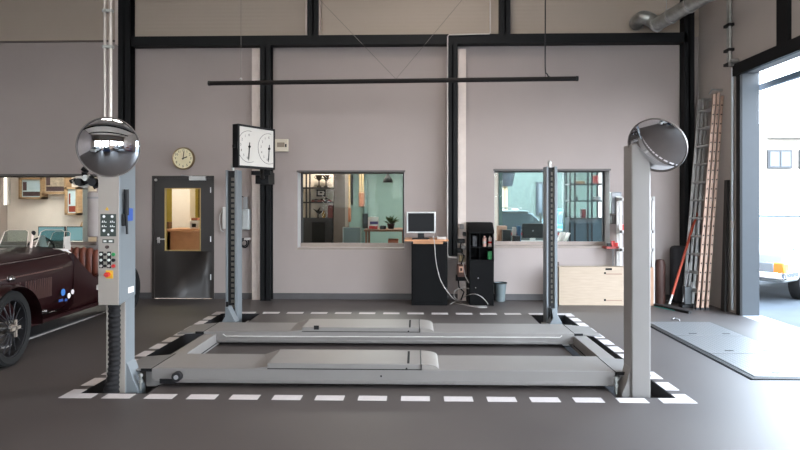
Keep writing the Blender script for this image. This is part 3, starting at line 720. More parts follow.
# ---- black cabinet with sloping top
t = thing('tool_cabinet', 'narrow black cabinet with sloping top and open shelf beside the bin', 'cabinet', (X(481, 9.5), 9.5, 0))
y0, y1 = 9.40, 9.92; x0, x1 = X(469.5, y0), X(494, y0); z1 = Z(481, 233, y0); z2 = Z(481, 224, y0+.15)
o0, o1 = Z(481, 260, y0), z1-.02; t_ = .02
BC = mat('black_cabinet', '060607', .55, spec=.12)
body = MB().box(x0, y0+.02, 0, x1, y1, o0).box(x0, y0+.02, o0, x0+t_, y1, z1).box(x1-t_, y0+.02, o0, x1, y1, z1).box(x0, y1-.02, o0, x1, y1, z1).box((x0+x1)/2-.03, y0+.05, o0, (x0+x1)/2-.02, y1, z1)
body.build('cabinet_body', BC, t, bevel=.003)
MB().box(x0+.005, y0, .06, x1-.005, y0+.02, o0-.03).build('cabinet_door', BC, t, bevel=.003)
MB().prism([(y0, z1-.01), (y1, z1-.01), (y1, z2+.02), (y0+.2, z2+.02), (y0, z1+.02)], 'x', x0-.006, x1+.006).build('sloping_top', BC, t, bevel=.004)
zs_ = Z(481, 247.5, y0)
MB().box(x0+t_, y0+.03, zs_-.01, x1-t_, y1-.02, zs_+.006).build('shelf', BC, t)
MB().lathe([(.012, -.02), (.012, 0)], (X(478, y0), y0, Z(478, 278, y0)), 'y', 12).build('knob', CHR, t)
def spray(u, vb, vt, Y, r, m_, cap, lab, name='spray_can'):
    p = P(u, vb, Y); h = Z(u, vt, Y)-p.z
    t = thing(name, lab, 'can' if name == 'spray_can' else name.replace('_', ' '), p)
    MB().lathe([(r, 0), (r, h*.8), (r*.6, h*.88)], p, 'z', 16).build('body', m_, t); MB().lathe([(r*.55, h*.86), (r*.55, h), (r*.3, h)], p, 'z', 12).build('cap', cap, t)
sz = zs_+.006
for u, m_, lab in ((484.5, mat('can_pink', 'd8a79a', .4), 'pinkish white bottle on the upper shelf of the black cabinet, left one'), (490, mat('can_pale', 'dccfc8', .4), 'white bottle with red band on the upper shelf of the black cabinet, right one')):
    Yb = y0+.13; h = Z(u, 236, Yb)-sz; x = X(u, Yb)
    t = thing('bottle', lab, 'bottle', (x, Yb, sz)); MB().lathe([(.03, 0), (.03, h*.8), (.014, h*.9), (.014, h)], (x, Yb, sz), 'z', 16).build('body', m_, t)
    MB().lathe([(.0305, h*.3), (.0305, h*.5)], (x, Yb, sz), 'z', 16).build('label_band', RED if u > 487 else WHT, t)
Yb = y0+.13
x = X(490.5, Yb); tag(MB().box(x-.045, Yb-.04, o0, x+.045, Yb+.05, o0+.13).build('carton', GRN, bevel=.003), 'green carton at the bottom of the black cabinet opening', 'carton')
x = X(475, Yb); tag(MB().box(x-.04, Yb-.02, sz, x+.03, Yb+.05, sz+.17).build('storage_case', DGREY, bevel=.006), 'dark grey case on the left of the black cabinet shelf', 'case')
# ---- waste bin
c = G(500.5, 301.5); r0, r1 = .075, .105
t = thing('waste_bin', 'small grey plastic bin standing right of the black cabinet', 'bin', (c.x, c.y+.05, 0)); h = .30
MB().lathe([(r0, 0), (r1, h), (r1+.006, h), (r1+.006, h-.012), (r1-.004, h-.012)][:3]+[(r1-.006, h), (r0-.006, .02), (.001, .02)], (c.x, c.y+.05, 0), 'z', 28).build('bucket', GBIN, t)
MB().lathe([(r1-.005, h-.01), (r1+.009, h-.01), (r1+.009, h+.006), (r1-.005, h+.006), (r1-.005, h-.01)], (c.x, c.y+.05, 0), 'z', 28).build('rim', BLK, t)
# ---- plywood crate
y0 = 9.5; x0, x1 = X(559, y0), X(653, y0); zt = Z(605, 267, y0)
t = thing('plywood_crate', 'long pale plywood crate with cut-out slots standing below the right window', 'crate', ((x0+x1)/2, y0+.2, 0))
MB().box(x0, y0, .0, x1, y0+.18, zt).build('panel', WOODL, t, bevel=.003)
def cs(u0, v0, u1, v1): return pbox(u0, v0, u1, v1, y0-.002, y0+.002)
cs(605.5, 268.2, 612, 270.2).merge(cs(604, 272.2, 606, 274)).merge(cs(604, 299, 606, 301)).build('hand_hole', HOLE, t)
cs(606, 273.5, 622, 274.6).merge(cs(606, 300, 622, 301)).build('batten_groove', mat('groove', '8a7060', .7), t)
MB().box(X(646, y0)+.02, y0-.025, 0, x1, y0, zt).build('end_batten', mat('batten', '9c7860', .6), t)
# ---- white shelf unit right behind the post
Y = 9.70; x0, x1 = X(619.5, Y), X(654, Y)
t = thing('metal_shelf', 'white metal shelf unit partly hidden by the front right post', 'shelf', ((x0+x1)/2, Y, 0))
zz = [Z(630, 196.5, Y), Z(630, 229, Y), .9]
for x in (x0, x1-.03):
    for yy_ in (Y, 9.84): MB().box(x, yy_, 0, x+.045, yy_+.03, zz[0]).build('upright', WHT, t)
for z in zz: MB().box(x0, Y, z-.07, x1, 9.87, z-.02).build('shelf_board', WHT, t, bevel=.003)
t = tag(pbox(611.5, 192, 622, 214, 9.88, 9.99).build('towel_dispenser', mat('dispenser_grey', '75777a', .4, metal=.3), bevel=.012), 'grey metal towel dispenser on the wall right of the right window', 'dispenser')
tag(pbox(612, 215, 623, 224, 9.88, 9.99).build('wall_box', mat('dark_brown_box', '3c3532', .6), bevel=.006), 'dark box under the grey towel dispenser', 'box')
sx = X(637, Y)
tag(MB().box(x0+.05, Y+.03, zz[1]-.02, x0+.2, Y+.15, zz[1]+.07).build('red_case', RED, bevel=.006), 'red case at the left end of the middle white shelf', 'case')
tag(MB().box(x1-.14, Y+.03, zz[0]-.37, x1-.05, Y+.14, zz[0]-.45).build('black_pouch', BLK, bevel=.01), 'black item on the white shelf right of the post', 'tool')
t = thing('red_tool_tray', 'red tray with small tools on a ledge below the right window corner', 'tray', (X(614, 9.85), 9.85, Z(614, 248.6, 9.85)))
MB().box(X(606, 9.8), 9.76, Z(614, 248.6, 9.8), X(618, 9.8), 9.98, Z(614, 246.5, 9.8)).build('tray', mat('tray_red', '8a2a22', .5), t)
for k, (u, h) in enumerate(((609, .05), (613, .09), (616, .06))):
    MB().box(X(u, 9.82)-.02, 9.82, Z(614, 246.5, 9.8), X(u, 9.82)+.03, 9.87, Z(614, 246.5, 9.8)+h).build('tool', RED if k else BLK, t)
for u in (613, 616): MB().tube([P(u, 249, 9.9), (X(u, 9.9), 9.9, .0)], .012, 8).build('leg', GRYP, t)
tag(pbox(557.5, 262, 559, 298, 9.7, 9.75).build('wooden_lath', mat('dark_lath', '4a3a30', .6)), 'thin dark lath standing at the left end of the plywood crate', 'lath')

# ================================================================== RIGHT CORNER
# extension ladder: sections nested, leaning on the right wall
t = thing('extension_ladder', 'tall extension ladder of three nested sections leaning on the right wall', 'ladder', (4.3, 9.4, 0))
zt = 3.27
for s_i in range(3):
    xb = 4.245+.072*s_i; xt = 4.50+.058*s_i; top = zt-(.02 if s_i != 1 else 0)
    if s_i == 2: top = zt-.05
    sec = None
    for yi, yv in enumerate((9.15, 9.62)):
        m = MB(); d = Vector((xt-xb, 0, top))
        m.add([(xb-.02, yv, 0.01), (xb+.02, yv, .01), (xb+.02, yv+.028, .01), (xb-.02, yv+.028, .01), (xt-.02, yv, top), (xt+.02, yv, top), (xt+.02, yv+.028, top), (xt-.02, yv+.028, top)],
              [(0,3,2,1),(4,5,6,7),(0,1,5,4),(1,2,6,5),(2,3,7,6),(3,0,4,7)])
        o = m.build('ladder_rail', LADR if yi == 0 else ALU, t, bevel=.003)
        if yi == 0:
            ho = MB(); k = 0; z = .14
            while z < top-.05:
                f_ = z/top; xc = xb+(xt-xb)*f_
                ho.lathe([(.013, -.003), (.013, .001)], (xc, yv, z), 'y', 8); z += .14
            ho.build('rung_socket', HOLE, o)
            o['label'] = 'pinkish rail'
    z = .25
    while z < top-.1:
        f_ = z/top; xc = xb+(xt-xb)*f_
        MB().tube([(xc, 9.17, z), (xc, 9.63, z)], .014, 8).build('rung', ALU, t); z += .28
    MB().box(xb-.03, 9.14, 0, xb+.03, 9.19, .03).build('foot_pad', BLKR, t)
MB().tube([(4.42, 9.16, 3.25), (4.44, 9.12, 3.31), (4.60, 9.12, 3.30)], .014, 8).build('top_hook', GALV, t)
MB().box(X(701, 9.5), 9.45, 3.2, X(713, 9.5), 9.5, 3.24).build('top_bar', GALV, t)
# squeegee
t = thing('floor_squeegee', 'floor squeegee with an orange-red pole leaning beside the ladder', 'squeegee', tuple(G(672, 308)))
a = G(669.5, 304, .06); b = P(697, 213, 9.66)
MB().tube([a+(b-a)*.10, b], .019, 10).build('pole', ORNG, t); MB().tube([a, a+(b-a)*.12], .016, 10).build('pole_socket', WHT, t)
h0, h1 = G(655, 305, .02), G(690, 312.5, .02); d = (h1-h0).normalized(); nrm = Vector((-d.y, d.x, 0))*.025
def slab(p, q, n_, z0, z1): return MB().add([(p-n_).to_tuple()[:2]+(z0,), (q-n_).to_tuple()[:2]+(z0,), (q+n_).to_tuple()[:2]+(z0,), (p+n_).to_tuple()[:2]+(z0,), (p-n_).to_tuple()[:2]+(z1,), (q-n_).to_tuple()[:2]+(z1,), (q+n_).to_tuple()[:2]+(z1,), (p+n_).to_tuple()[:2]+(z1,)],
    [(0,3,2,1),(4,5,6,7),(0,1,5,4),(1,2,6,5),(2,3,7,6),(3,0,4,7)])
slab(h0, h1, nrm, .0, .035).build('head', BLK, t, bevel=.004); slab(h0, h0+(h1-h0)*.62, nrm*1.25, .0, .012).build('rubber_lip', mat('teal_rubber', '1f7a74', .5), t)
# black bag, brown roll, tool bar by the corner
tag(MB().box(X(673, 9.75), 9.70, 0, X(686, 9.75), 9.88, Z(680, 245, 9.75)).build('instrument_case', BLK, bevel=.06, seg=4) if False else
    MB().box(X(673, 9.72), 9.70, 0, X(689, 9.72), 9.9, Z(680, 246, 9.72)).build('instrument_case', BLKR, bevel=.07, seg=4), 'black upright case in the corner behind the ladder', 'case')
MB_ = MB().lathe([(.075, 0), (.08, .05), (.08, .62), (.06, .7), (.001, .71)], (X(660.5, 9.7), 9.72, 0), 'z', 20)
tag(MB_.build('brown_roll', mat('brown_roll', '3b2018', .6)), 'dark brown upright roll right of the plywood crate', 'roll')
t = thing('scissor_jack', 'grey metal jack on the floor behind the ladder foot', 'jack', (X(687, 9.35), 9.35, 0))
MB().box(X(681, 9.35), 9.3, 0, X(692, 9.35), 9.45, .05).build('base', BLK, t, bevel=.005)
MB().tube([P(683, 302, 9.35), P(690, 262, 9.4)], .012, 8).tube([P(690, 302, 9.35), P(692, 282, 9.4)], .02, 8).build('lever', GRYP, t)
MB().box(X(684, 9.35), 9.32, .05, X(691, 9.35), 9.42, .32).build('body', mat('jack_grey', '55585a', .5, metal=.4), t, bevel=.01)
tag(MB().add([(4.56, 8.99, 0), (4.60, 8.99, 0), (4.60, 9.10, 0), (4.56, 9.10, 0), (4.60, 8.99, Z(712, 180, 9.0)), (4.64, 8.99, Z(712, 180, 9.0)), (4.64, 9.07, Z(712, 180, 9.0)), (4.60, 9.07, Z(712, 180, 9.0))],
    [(0,3,2,1),(4,5,6,7),(0,1,5,4),(1,2,6,5),(2,3,7,6),(3,0,4,7)]).build('dark_board', mat('dark_board', '1d1a18', .6)), 'dark narrow board leaning on the wall right of the ladder', 'board')
# conduit by the door
t = thing('door_conduit', 'galvanised conduit with clips rising beside the big door opening', 'conduit', (XR-.03, 8.93, .0))
MB().tube([(XR-.035, 8.87, .05), (XR-.035, 8.87, Z(731, 68, 8.87))], .019, 12).build('pipe', mat('conduit_light', 'b4bcc2', .4, metal=.4), t)
MB().tube([(XR-.04, 8.93, Z(727, 62, 8.93)), (XR-.04, 8.93, ZC)], .025, 12).tube([(XR-.03, 9.02, Z(724, 62, 9.0)), (XR-.03, 9.02, ZC)], .012, 12).build('pipe', GALV, t)
for v in (25, 50, 64): z = Z(727, v, 8.93); MB().box(XR-.08, 8.88, z-.02, XR-.0, 9.04, z+.02).build('pipe_clip', BLK, t)
MB().box(XR-.1, 8.78, Z(733, 66, 8.8), XR, 8.86, Z(733, 61, 8.8)).box(XR-.12, 8.72, Z(735, 63, 8.8), XR-.02, 8.78, Z(735, 60, 8.8)).build('roller_bracket', GALV, t)
MB().box(XR-.055, 8.85, Z(733, 228, 8.8), XR-.02, 8.89, Z(733, 221, 8.8)).build('clip_white', WHT, t)
# duct
t = thing('ventilation_duct', 'silver spiral duct with a bend entering through the upper back wall', 'duct', tuple(P(650, 20, 9.3)))
DR = .105
a = P(635, 23, 9.9); m = MB().tube(spline([P(637, 23, 9.98), P(637.5, 21.5, 9.72), P(643, 17.5, 9.55), P(651, 20, 9.5), P(657, 25, 9.4)], 6), DR, 22)
m.build('elbow', GALV, t)
MB().lathe([(DR+.02, -.02), (DR+.02, .0)], (P(637, 23, 9.96).x, 9.99, P(637, 23, 9.96).z), 'y', 24).build('wall_collar', GALV, t)
b0, b1 = P(656, 25, 9.42), P(712, -8, 8.3)
MB().tube([b0, b1], DR, 22).build('straight_pipe', GALV, t)
d = (b1-b0)
for k in (.0, .28, .62, .95):
    c = b0+d*k; MB().tube([c, c+d.normalized()*.035], DR+.012, 22).build('joint_ring', ALU, t)
MB().tube([b0+d*.2+Vector((0, 0, .1)), P(668, -40, 9.0)], .006, 6).build('hanger', GALV, t)
# floor hatch plates
gx0, gx1, gy0, gy1 = 3.12, 3.95, 5.60, 8.16
struct('trim_9', MB().box(gx0-.085, gy0-.08, 0, gx0-.05, gy1, .004).box(gx0-.085, gy0-.08, 0, gx1, gy0-.055, .004), mat('groove_dark', '0c0c0d', .9, spec=.05))
t = thing('floor_hatch', 'checker-plate steel floor hatch in three sections by the big door', 'floor hatch', ((gx0+gx1)/2, (gy0+gy1)/2, 0))
MB().box(gx0-.03, gy0-.03, 0, gx1+.03, gy1+.03, .003).build('hatch_frame', mat('hatch_frame', '2c2c2d', .5), t)
for k in range(3):
    ya, yb = gy0+k*(gy1-gy0)/3+.006, gy0+(k+1)*(gy1-gy0)/3-.006
    pk = MB().box(gx0, ya, .003, gx1, yb, .010).build('hatch_plate', PLATE, t)
    for hx_ in (.22, .62): MB().box(gx0+hx_, ya+.10, .010, gx0+hx_+.09, ya+.125, .012).build('lifting_slot', HOLE, pk)
p = G(675.5, 320); tag(MB().tube([(p.x-.04, p.y, .012), (p.x, p.y+.02, .02), (p.x+.03, p.y-.06, .012)], .010, 8).build('floor_hook', GRYP), 'small pale hook lying at the far end of the floor hatch', 'hook')

# ================================================================== HANGING BAR
t = thing('hanging_rail', 'long thin dark rail hung on cables across the room above the lift', 'hanging rail', tuple(P(393, 82, 7.6)))
ra, rb = P(209.5, 83.3, 7.72), P(577, 78.6, 7.42)
MB().tube([ra, rb], .029, 8).build('rail', mat('rail_dark', '120e0d', .6, spec=.2), t)
for p in (ra, rb): 
    d = (rb-ra).normalized()*.015; MB().tube([p-d, p+d], .032, 10).build('end_cap', BLK, t)
def wire(p, q, m_=mat('wire_grey', '6a6561', .5), r=.003): return MB().tube([p, q], r, 6).build('cable', m_, t)
p = P(241, 80.5, 7.68); wire(p, Vector((p.x, p.y, ZC))); MB().lathe([(.001, -.02), (.02, 0), (.001, .02)], p+Vector((0, 0, .02)), 'z', 10).build('cable_grip', WHT, t)
MB().tube(spline([P(545.3, -30, 7.44), P(545.3, 30, 7.44), P(545.3, 68, 7.44), P(547, 74, 7.44), P(552, 77.5, 7.44), P(575, 78, 7.43)]), .008, 6).build('power_cable', BLKR, t)
p = P(545.3, 78, 7.44); wire(p, Vector((p.x, p.y, ZC)), BLKR)
p = P(396, 79, 7.57)
wire(p, P(316, -4, 7.6)); wire(p, P(467, -6, 7.55))

# ================================================================== LEFT: tank and clamp beside post
t = thing('drum_tank', 'pale grey cylindrical tank on the wall left of the control cabinet', 'tank', (X(91, 9.5), 9.6, Z(91, 238, 9.5)))
z0, z1 = Z(91, 238, 9.4), Z(91, 191, 9.4); cx = X(92, 9.6)
MB().lathe([(.11, z0), (.125, z0+.02), (.125, z1-.03), (.10, z1)], (cx, 9.72, 0), 'z', 28).build('drum', mat('tank_grey', 'a9a09c', .5), t)
MB().lathe([(.128, z1-.12), (.128, z1-.09)], (cx, 9.72, 0), 'z', 28).build('band', GRYP, t)
MB().box(cx-.04, 9.83, z0+.1, cx+.04, YW, z0+.5).build('wall_bracket', GRYP, t)
t = thing('wheel_clamp', 'black and white wheel clamp with arms hooked beside the left mirror', 'wheel clamp', tuple(P(84, 185, 5.2)))
Yc = 5.15
for u0, v0, u1, v1, r, m_ in ((70, 182, 80, 178, .018, BLK), (76, 178, 90, 176, .016, WHT), (78, 184, 92, 182, .02, BLK), (84, 172, 86, 182, .022, BLK), (90, 176, 97, 188, .026, BLK), (74, 184, 88, 189, .008, WHT), (82, 168, 88, 172, .02, BLK), (72, 180, 76, 184, .016, WHT), (86, 186, 96, 183, .014, WHT)):
    MB().tube([P(u0, v0, Yc), P(u1, v1, Yc+.03)], r, 10).build('clamp_arm', m_, t)
for u, v, r in ((79, 182, .03), (93, 182, .036), (86, 178, .026)):
    q = P(u, v, Yc-.03); MB().lathe([(r, -.02), (r, .03), (r*.5, .035)], q, 'y', 16).build('grip_disc', BLK if u != 86 else GALV, t)
MB().tube([P(94, 183, Yc), (cx0+.01, 5.15, P(94, 183, Yc).z)], .015, 8).build('hanger_arm', BLK, t)

# ================================================================== VINTAGE ROADSTER
CXC = -4.76
car = thing('vintage_roadster', 'dark maroon vintage open roadster parked at the left with a brown leather seat', 'car', (CXC, 7.4, 0))
def section(y, hw, zb, zt, sh=.62, n=28, cx=CXC):
    """rounded body section: flat sides, domed top"""
    pts = []
    zm = zb+(zt-zb)*sh
    for k in range(n):
        a = 2*PI*k/n; ca, sa = math.cos(a), math.sin(a)
        if sa >= 0:
            x = hw*math.copysign(abs(ca)**.75, ca); z = zm+(zt-zm)*abs(sa)**.9
        else:
            x = hw*(1-.10*abs(sa))*math.copysign(abs(ca)**.35, ca); z = zm-(zm-zb)*abs(sa)**.5
        pts.append((cx+x, y, z))
    return pts
secs = [(5.15, .26, .42, .92, .6), (5.22, .29, .38, .97, .6), (5.6, .36, .35, .99, .6), (6.2, .44, .31, 1.01, .6), (6.8, .49, .28, 1.03, .62), (7.15, .52, .27, 1.06, .66), (7.32, .53, .27, 1.07, .7)]
MB().loft([section(*s_) for s_ in secs]).build('bonnet', CARM, car, smooth=50)
def tub(y, hw, zb, zt, depth):
    """open cockpit section: U shape closed by an inner wall"""
    out = [(-hw, zt), (-hw*1.02, zt-.15), (-hw, zb+.1), (-hw*.85, zb), (hw*.85, zb), (hw, zb+.1), (hw*1.02, zt-.15), (hw, zt), (hw-.05, zt+.01), (hw-.07, zt-.04), (hw-.08, zb+.1), (-hw+.08, zb+.1), (-hw+.07, zt-.04), (-hw+.05, zt+.01)]
    return [(CXC+x, y, z) for x, z in out]
MB().loft([tub(7.31, .53, .27, .98, 0), tub(7.55, .54, .26, .78, 0), tub(7.8, .54, .26, .62, 0), tub(8.15, .54, .26, .66, 0), tub(8.35, .52, .27, .88, 0)]).build('cockpit_tub', CARM, car, smooth=50)
MB().loft([section(*s_) for s_ in ((8.34, .52, .27, .96, .65), (8.7, .46, .30, .98, .6), (9.1, .34, .36, .90, .6), (9.45, .18, .45, .78, .6), (9.6, .05, .55, .68, .6))]).build('tail', CARM, car, smooth=50)
# bonnet strap / hinge, louvres
MB().tube([(CXC+.30, 5.3, .93), (CXC+.40, 6.8, .965), (CXC+.43, 7.3, .985)], .008, 6).build('bonnet_hinge', CHR, car)
LV = mat('louvre_edge', '57403c', .35)
def side_x(y): return CXC+.44+(y-6.2)*(.05/.6)
for ya, yb in ((6.12, 6.42), (6.5, 6.9)):
    lo = MB(); y = ya
    while y < yb:
        lo.prism([(side_x(y)-.01, y), (side_x(y)+.012, y+.004), (side_x(y)-.01, y+.022)], 'z', .52, .74); y += .036
    lo.build('louvre_panel', LV, car)
MB().tube([(side_x(5.7), 5.7, .79), (side_x(6.2)-.01, 6.2, .80), (side_x(7.1), 7.1, .83)], .007, 6).build('side_strip', LV, car)
q = P(41, 306, 6.6); MB().tube([(side_x(6.45)+.03, 6.35, .38), (side_x(6.85)+.04, 6.75, .37)], .025, 12).build('exhaust_stub', CHR, car)
# round stickers
for u, v, r, m_ in ((59.5, 294, .042, mat('sticker_blue', '3f74b8', .4)), (65.5, 297.5, .032, PAPER), (69.5, 293.5, .03, mat('sticker_light', 'd9d2d4', .4))):
    yv = 7.05+(u-59)*.02; x = CXC+.53
    MB().lathe([(r, -.002), (r, .004)], (x, yv+.03, 1.6-(v-VH)*yv/F), 'x', 20).build('sticker', m_, car)
MB().box(CXC+.528, 7.0, .43, CXC+.536, 7.08, .46).box(CXC+.528, 7.12, .42, CXC+.536, 7.17, .45).build('sticker_text', mat('sticker_dark', '2d4d8c', .5), car)
# windscreens (two low aero screens), mirrors
def screen(xc, y, z, wd, hh_, name='windscreen'):
    f = MB(); pts = [(xc-wd/2, y, z), (xc-wd/2+.03, y+.08, z+hh_*.9), (xc-wd*.3, y+.1, z+hh_), (xc+wd*.3, y+.1, z+hh_), (xc+wd/2-.03, y+.08, z+hh_*.9), (xc+wd/2, y, z), (xc-wd/2, y, z)]
    f.tube(pts, .005, 8); o = f.build(name, mat('screen_frame', 'd8cfc6', .3, metal=.5), car)
    p0 = [pts[i] for i in range(6)]
    MB().add([(a_, b_, c_) for a_, b_, c_ in p0]+[(a_, b_+.005, c_) for a_, b_, c_ in p0], [(0, 1, 2, 3, 4, 5), (11, 10, 9, 8, 7, 6)]).build('screen_glass', CARGL, o)
screen(CXC-.22, 7.28, 1.04, .36, .23); screen(CXC+.24, 7.28, 1.04, .36, .23)
screen(CXC-.02, 7.9, 1.0, .3, .22, 'rear_screen')
MB().tube([P(30.5, 251, 7.2), P(32.5, 233, 7.2)], .016, 8).build('screen_stay', mat('cream_metal', 'e0cfc4', .4), car)
MB().lathe([(.001, -.03), (.03, 0), (.001, .03)], P(33.5, 233, 7.2), 'y', 12).build('mirror_knob', BLK, car)
# white racing number cards / papers on the cowl
p = P(66, 248, 7.7)
MB().add([P(65, 250, 7.75), P(71, 250, 7.75), P(70, 236, 7.85), P(63, 237, 7.85)], [(0, 1, 2, 3)]).build('folded_cloth', PAPER, car)
MB().tube([P(52, 249.5, 7.6), P(66, 250, 7.72), P(70, 253, 7.76), P(67, 262, 7.75), P(66, 269, 7.74)], .018, 8).build('cloth_hem', PAPER, car)
MB().add([P(40, 249, 7.3), P(48, 249, 7.3), P(45, 235, 7.38), P(38, 236, 7.38)], [(0, 1, 2, 3)]).build('paper_card', PAPER, car)
# seat with padded ribs
sc = MB()
for k in range(10):
    x = CXC-.40+k*.093
    sc.lathe([(.03, .42), (.06, .5), (.065, .72), (.06, .9), (.04, .98), (.001, 1.0)], (x, 8.2, -.0009*(k-4.5)**4*.25), 'z', 14)
sc.build('seat_back', LEATH, car, smooth=60)
MB().box(CXC-.42, 7.65, .42, CXC+.42, 8.2, .56).build('seat_cushion', LEATH, car, bevel=.05, seg=3)
MB().tube([(CXC-.05+.19*math.cos(a), 7.55+.05*math.sin(a), .98+.18*math.sin(a)) for a in [k*2*PI/24 for k in range(25)]], .012, 8, cap=False).build('steering_wheel', BLK, car)
# wheels
def wheel(x, y, steer=0, wr=.37):
    M = Matrix.Translation((x, y, wr)) @ Matrix.Rotation(steer, 4, 'Z')
    t_ = MB().lathe([(wr-.085, -.055), (wr-.03, -.065), (wr-.005, -.045), (wr, 0), (wr-.005, .045), (wr-.03, .065), (wr-.085, .055), (wr-.085, -.055)], (0, 0, 0), 'x', 40).xf(M)
    o = t_.build('wheel', TYRE, car)
    MB().lathe([(wr-.10, -.045), (wr-.08, -.05), (wr-.08, .05), (wr-.10, .045), (wr-.10, -.045)], (0, 0, 0), 'x', 40).xf(M).build('rim', mat('rim_dark', '2a2a2c', .35, metal=.5), o)
    s2 = MB()
    for k in range(28):
        a = 2*PI*k/28; b_ = a+(.25 if k % 2 else -.25)
        s2.tube([(.04, .05*math.cos(b_), .05*math.sin(b_)), ((.02 if k % 2 else -.02), (wr-.09)*math.cos(a), (wr-.09)*math.sin(a))], .0035, 5)
    s2.xf(M).build('spokes', mat('spoke_dark', '4a4a4e', .35, metal=.6), o)
    MB().lathe([(.055, -.05), (.055, .05), (.035, .08), (.02, .09)], (0, 0, 0), 'x', 20).xf(M).build('hub', mat('hub_metal', '6a6662', .3, metal=.7), o)
    MB().box(.07, -.085, -.014, .09, .085, .014).box(.07, -.014, -.085, .09, .014, .085).xf(M).build('wing_nut', mat('nut_metal', 'b8aca0', .3, metal=.5), o)
    return o
for xx, yy_, st in ((-4.02, 5.80, math.radians(8)), (-5.5, 5.80, math.radians(8)), (-4.16, 8.48, 0), (-5.36, 8.48, 0)): wheel(xx, yy_, st)
# cycle wings over front wheels
for xx in (-4.02, -5.5):
    sec = []
    for k in range(17):
        a = math.radians(-5+k*10); R0 = .43
        y, z = 5.80+R0*math.cos(a), .37+R0*math.sin(a)
        y2, z2 = 5.80+(R0-.012)*math.cos(a), .37+(R0-.012)*math.sin(a); e = .022
        ye, ze = 5.80+(R0-e)*math.cos(a), .37+(R0-e)*math.sin(a)
        sec.append([(xx-.10, ye, ze), (xx-.05, y, z), (xx+.05, y, z), (xx+.10, ye, ze), (xx+.05, y2, z2), (xx-.05, y2, z2)])
    MB().loft(sec).build('cycle_wing', CARM, car, smooth=50)
MB().lathe([(.001, -.05), (.03, -.03), (.032, .02), (.001, .05)], (-4.02, 5.86, .85), 'y', 14).build('side_lamp', CHR, car)
MB().box(-5.4, 5.72, .33, -4.1, 5.80, .38).box(-5.3, 8.44, .34, -4.25, 8.52, .40).build('axle', BLK, car)
MB().box(CXC+.35, 6.2, .24, CXC+.52, 8.3, .28).build('sill', CARM, car)
# car radiator + headlamps (outside of frame / seen from side)
MB().box(CXC-.2, 5.12, .45, CXC+.2, 5.16, .88).build('radiator', GALV, car)
for s_ in (-1, 1): MB().lathe([(.03, .12), (.09, .06), (.11, 0), (.11, -.02)], (CXC+s_*.38, 5.2, .82), 'y', 20).build('headlamp', CHR, car)
tag(MB().box(-5.3, 6.5, 0, -4.57, 8.65, .02).build('floor_ramp_plate', mat('ramp_plate', '3b3a3b', .4), bevel=.003), 'dark low steel plate on the floor beneath the maroon car', 'floor plate')
struct('trim_10', MB().box(-4.57, 6.5, 0, -4.545, 8.65, .012), mat('plate_edge', '9a9490', .4))

# ================================================================== LEFT OFFICE
Yp = 12.9
def picture(name, u0, v0, u1, v1, lab, sky, low, Y=Yp, d=.12):
    t = thing(name, lab, 'picture', (X((u0+u1)/2, Y-d), Y, Z((u0+u1)/2, v1, Y-d)))
    r = rect(u0, v0, u1, v1, Y-d); e = .045
    MB().box(r[0], Y-d, r[1], r[0]+e, Y+.09, r[3]).box(r[2]-e, Y-d, r[1], r[2], Y+.09, r[3]).box(r[0], Y-d, r[1], r[2], Y+.09, r[1]+e).box(r[0], Y-d, r[3]-e, r[2], Y+.09, r[3]).build('frame', OAK, t)
    MB().box(r[0]+e, Y-d+.05, r[1]+e, r[2]-e, Y-d+.07, r[3]-e).build('print', sky, t)
    hgt = (r[3]-r[1]); wd = r[2]-r[0]
    MB().box(r[0]+e+.02, Y-d+.045, r[1]+e+.02, r[2]-e-.02, Y-d+.05, r[1]+e+hgt*.25).box(r[0]+e+.02, Y-d+.045, r[1]+e+hgt*.3, r[0]+e+wd*.2, Y-d+.05, r[1]+e+hgt*.7).build('print_motif', low, t)
PSK = mat('print_sky', 'b8ccd4', .6, var=.15, scale=3); PDK = mat('print_dark', '4a3a3c', .6, var=.3, scale=10); PWM = mat('print_warm', 'a89a88', .6, var=.35, scale=12)
picture('framed_picture', 18.5, 177.5, 42, 199, 'light box-framed picture, leftmost on the office wall behind the car', PSK, PDK)
picture('framed_picture', 42, 172, 66, 194, 'wide framed picture high between the other two in the left office', PWM, PDK)
picture('framed_picture', 64.5, 187, 77.5, 215, 'tall narrow framed picture hanging lowest in the left office', PSK, mat('print_red', '7a3020', .6), d=.16)
def desk_monitor(u0, v0, u1, v1, Y, lab, m_, back=False, zd=.78):
    r = rect(u0, v0, u1, v1, Y); cx = (r[0]+r[2])/2
    t = thing('computer_monitor', lab, 'monitor', (cx, Y, zd))
    MB().box(r[0], Y, r[1], r[2], Y+.04, r[3]).build('housing', BLK if not back else m_, t, bevel=.005)
    if not back: MB().box(r[0]+.015, Y-.003, r[1]+.03, r[2]-.015, Y, r[3]-.015).build('screen', m_, t)
    MB().box(cx-.04, Y+.01, zd, cx+.04, Y+.03, r[1]+.05).box(cx-.12, Y-.06, zd, cx+.12, Y+.1, zd+.012).build('stand', ALU, t)
zd = Z(60, 243, 11.6)
t = thing('office_desk', 'white desk in the left office carrying two blue screens', 'desk', (-5.9, 11.9, 0))
MB().box(-7.8, 11.3, zd-.04, X(97, 11.6), 12.2, zd).build('desk_top', OWHITE, t, bevel=.004)
for x in (-7.7, X(97, 11.6)-.1):
    for y in (11.35, 12.1): MB().box(x, y, 0, x+.05, y+.05, zd-.04).build('leg', ALU, t)
desk_monitor(38, 226.5, 65, 242, 11.6, 'blue-lit screen on the left office desk, the wider left one', CYAN, zd=zd)
desk_monitor(66.5, 226.5, 86, 242, 11.6, 'blue-lit screen on the left office desk, beside the grey tank', CYAN, zd=zd)
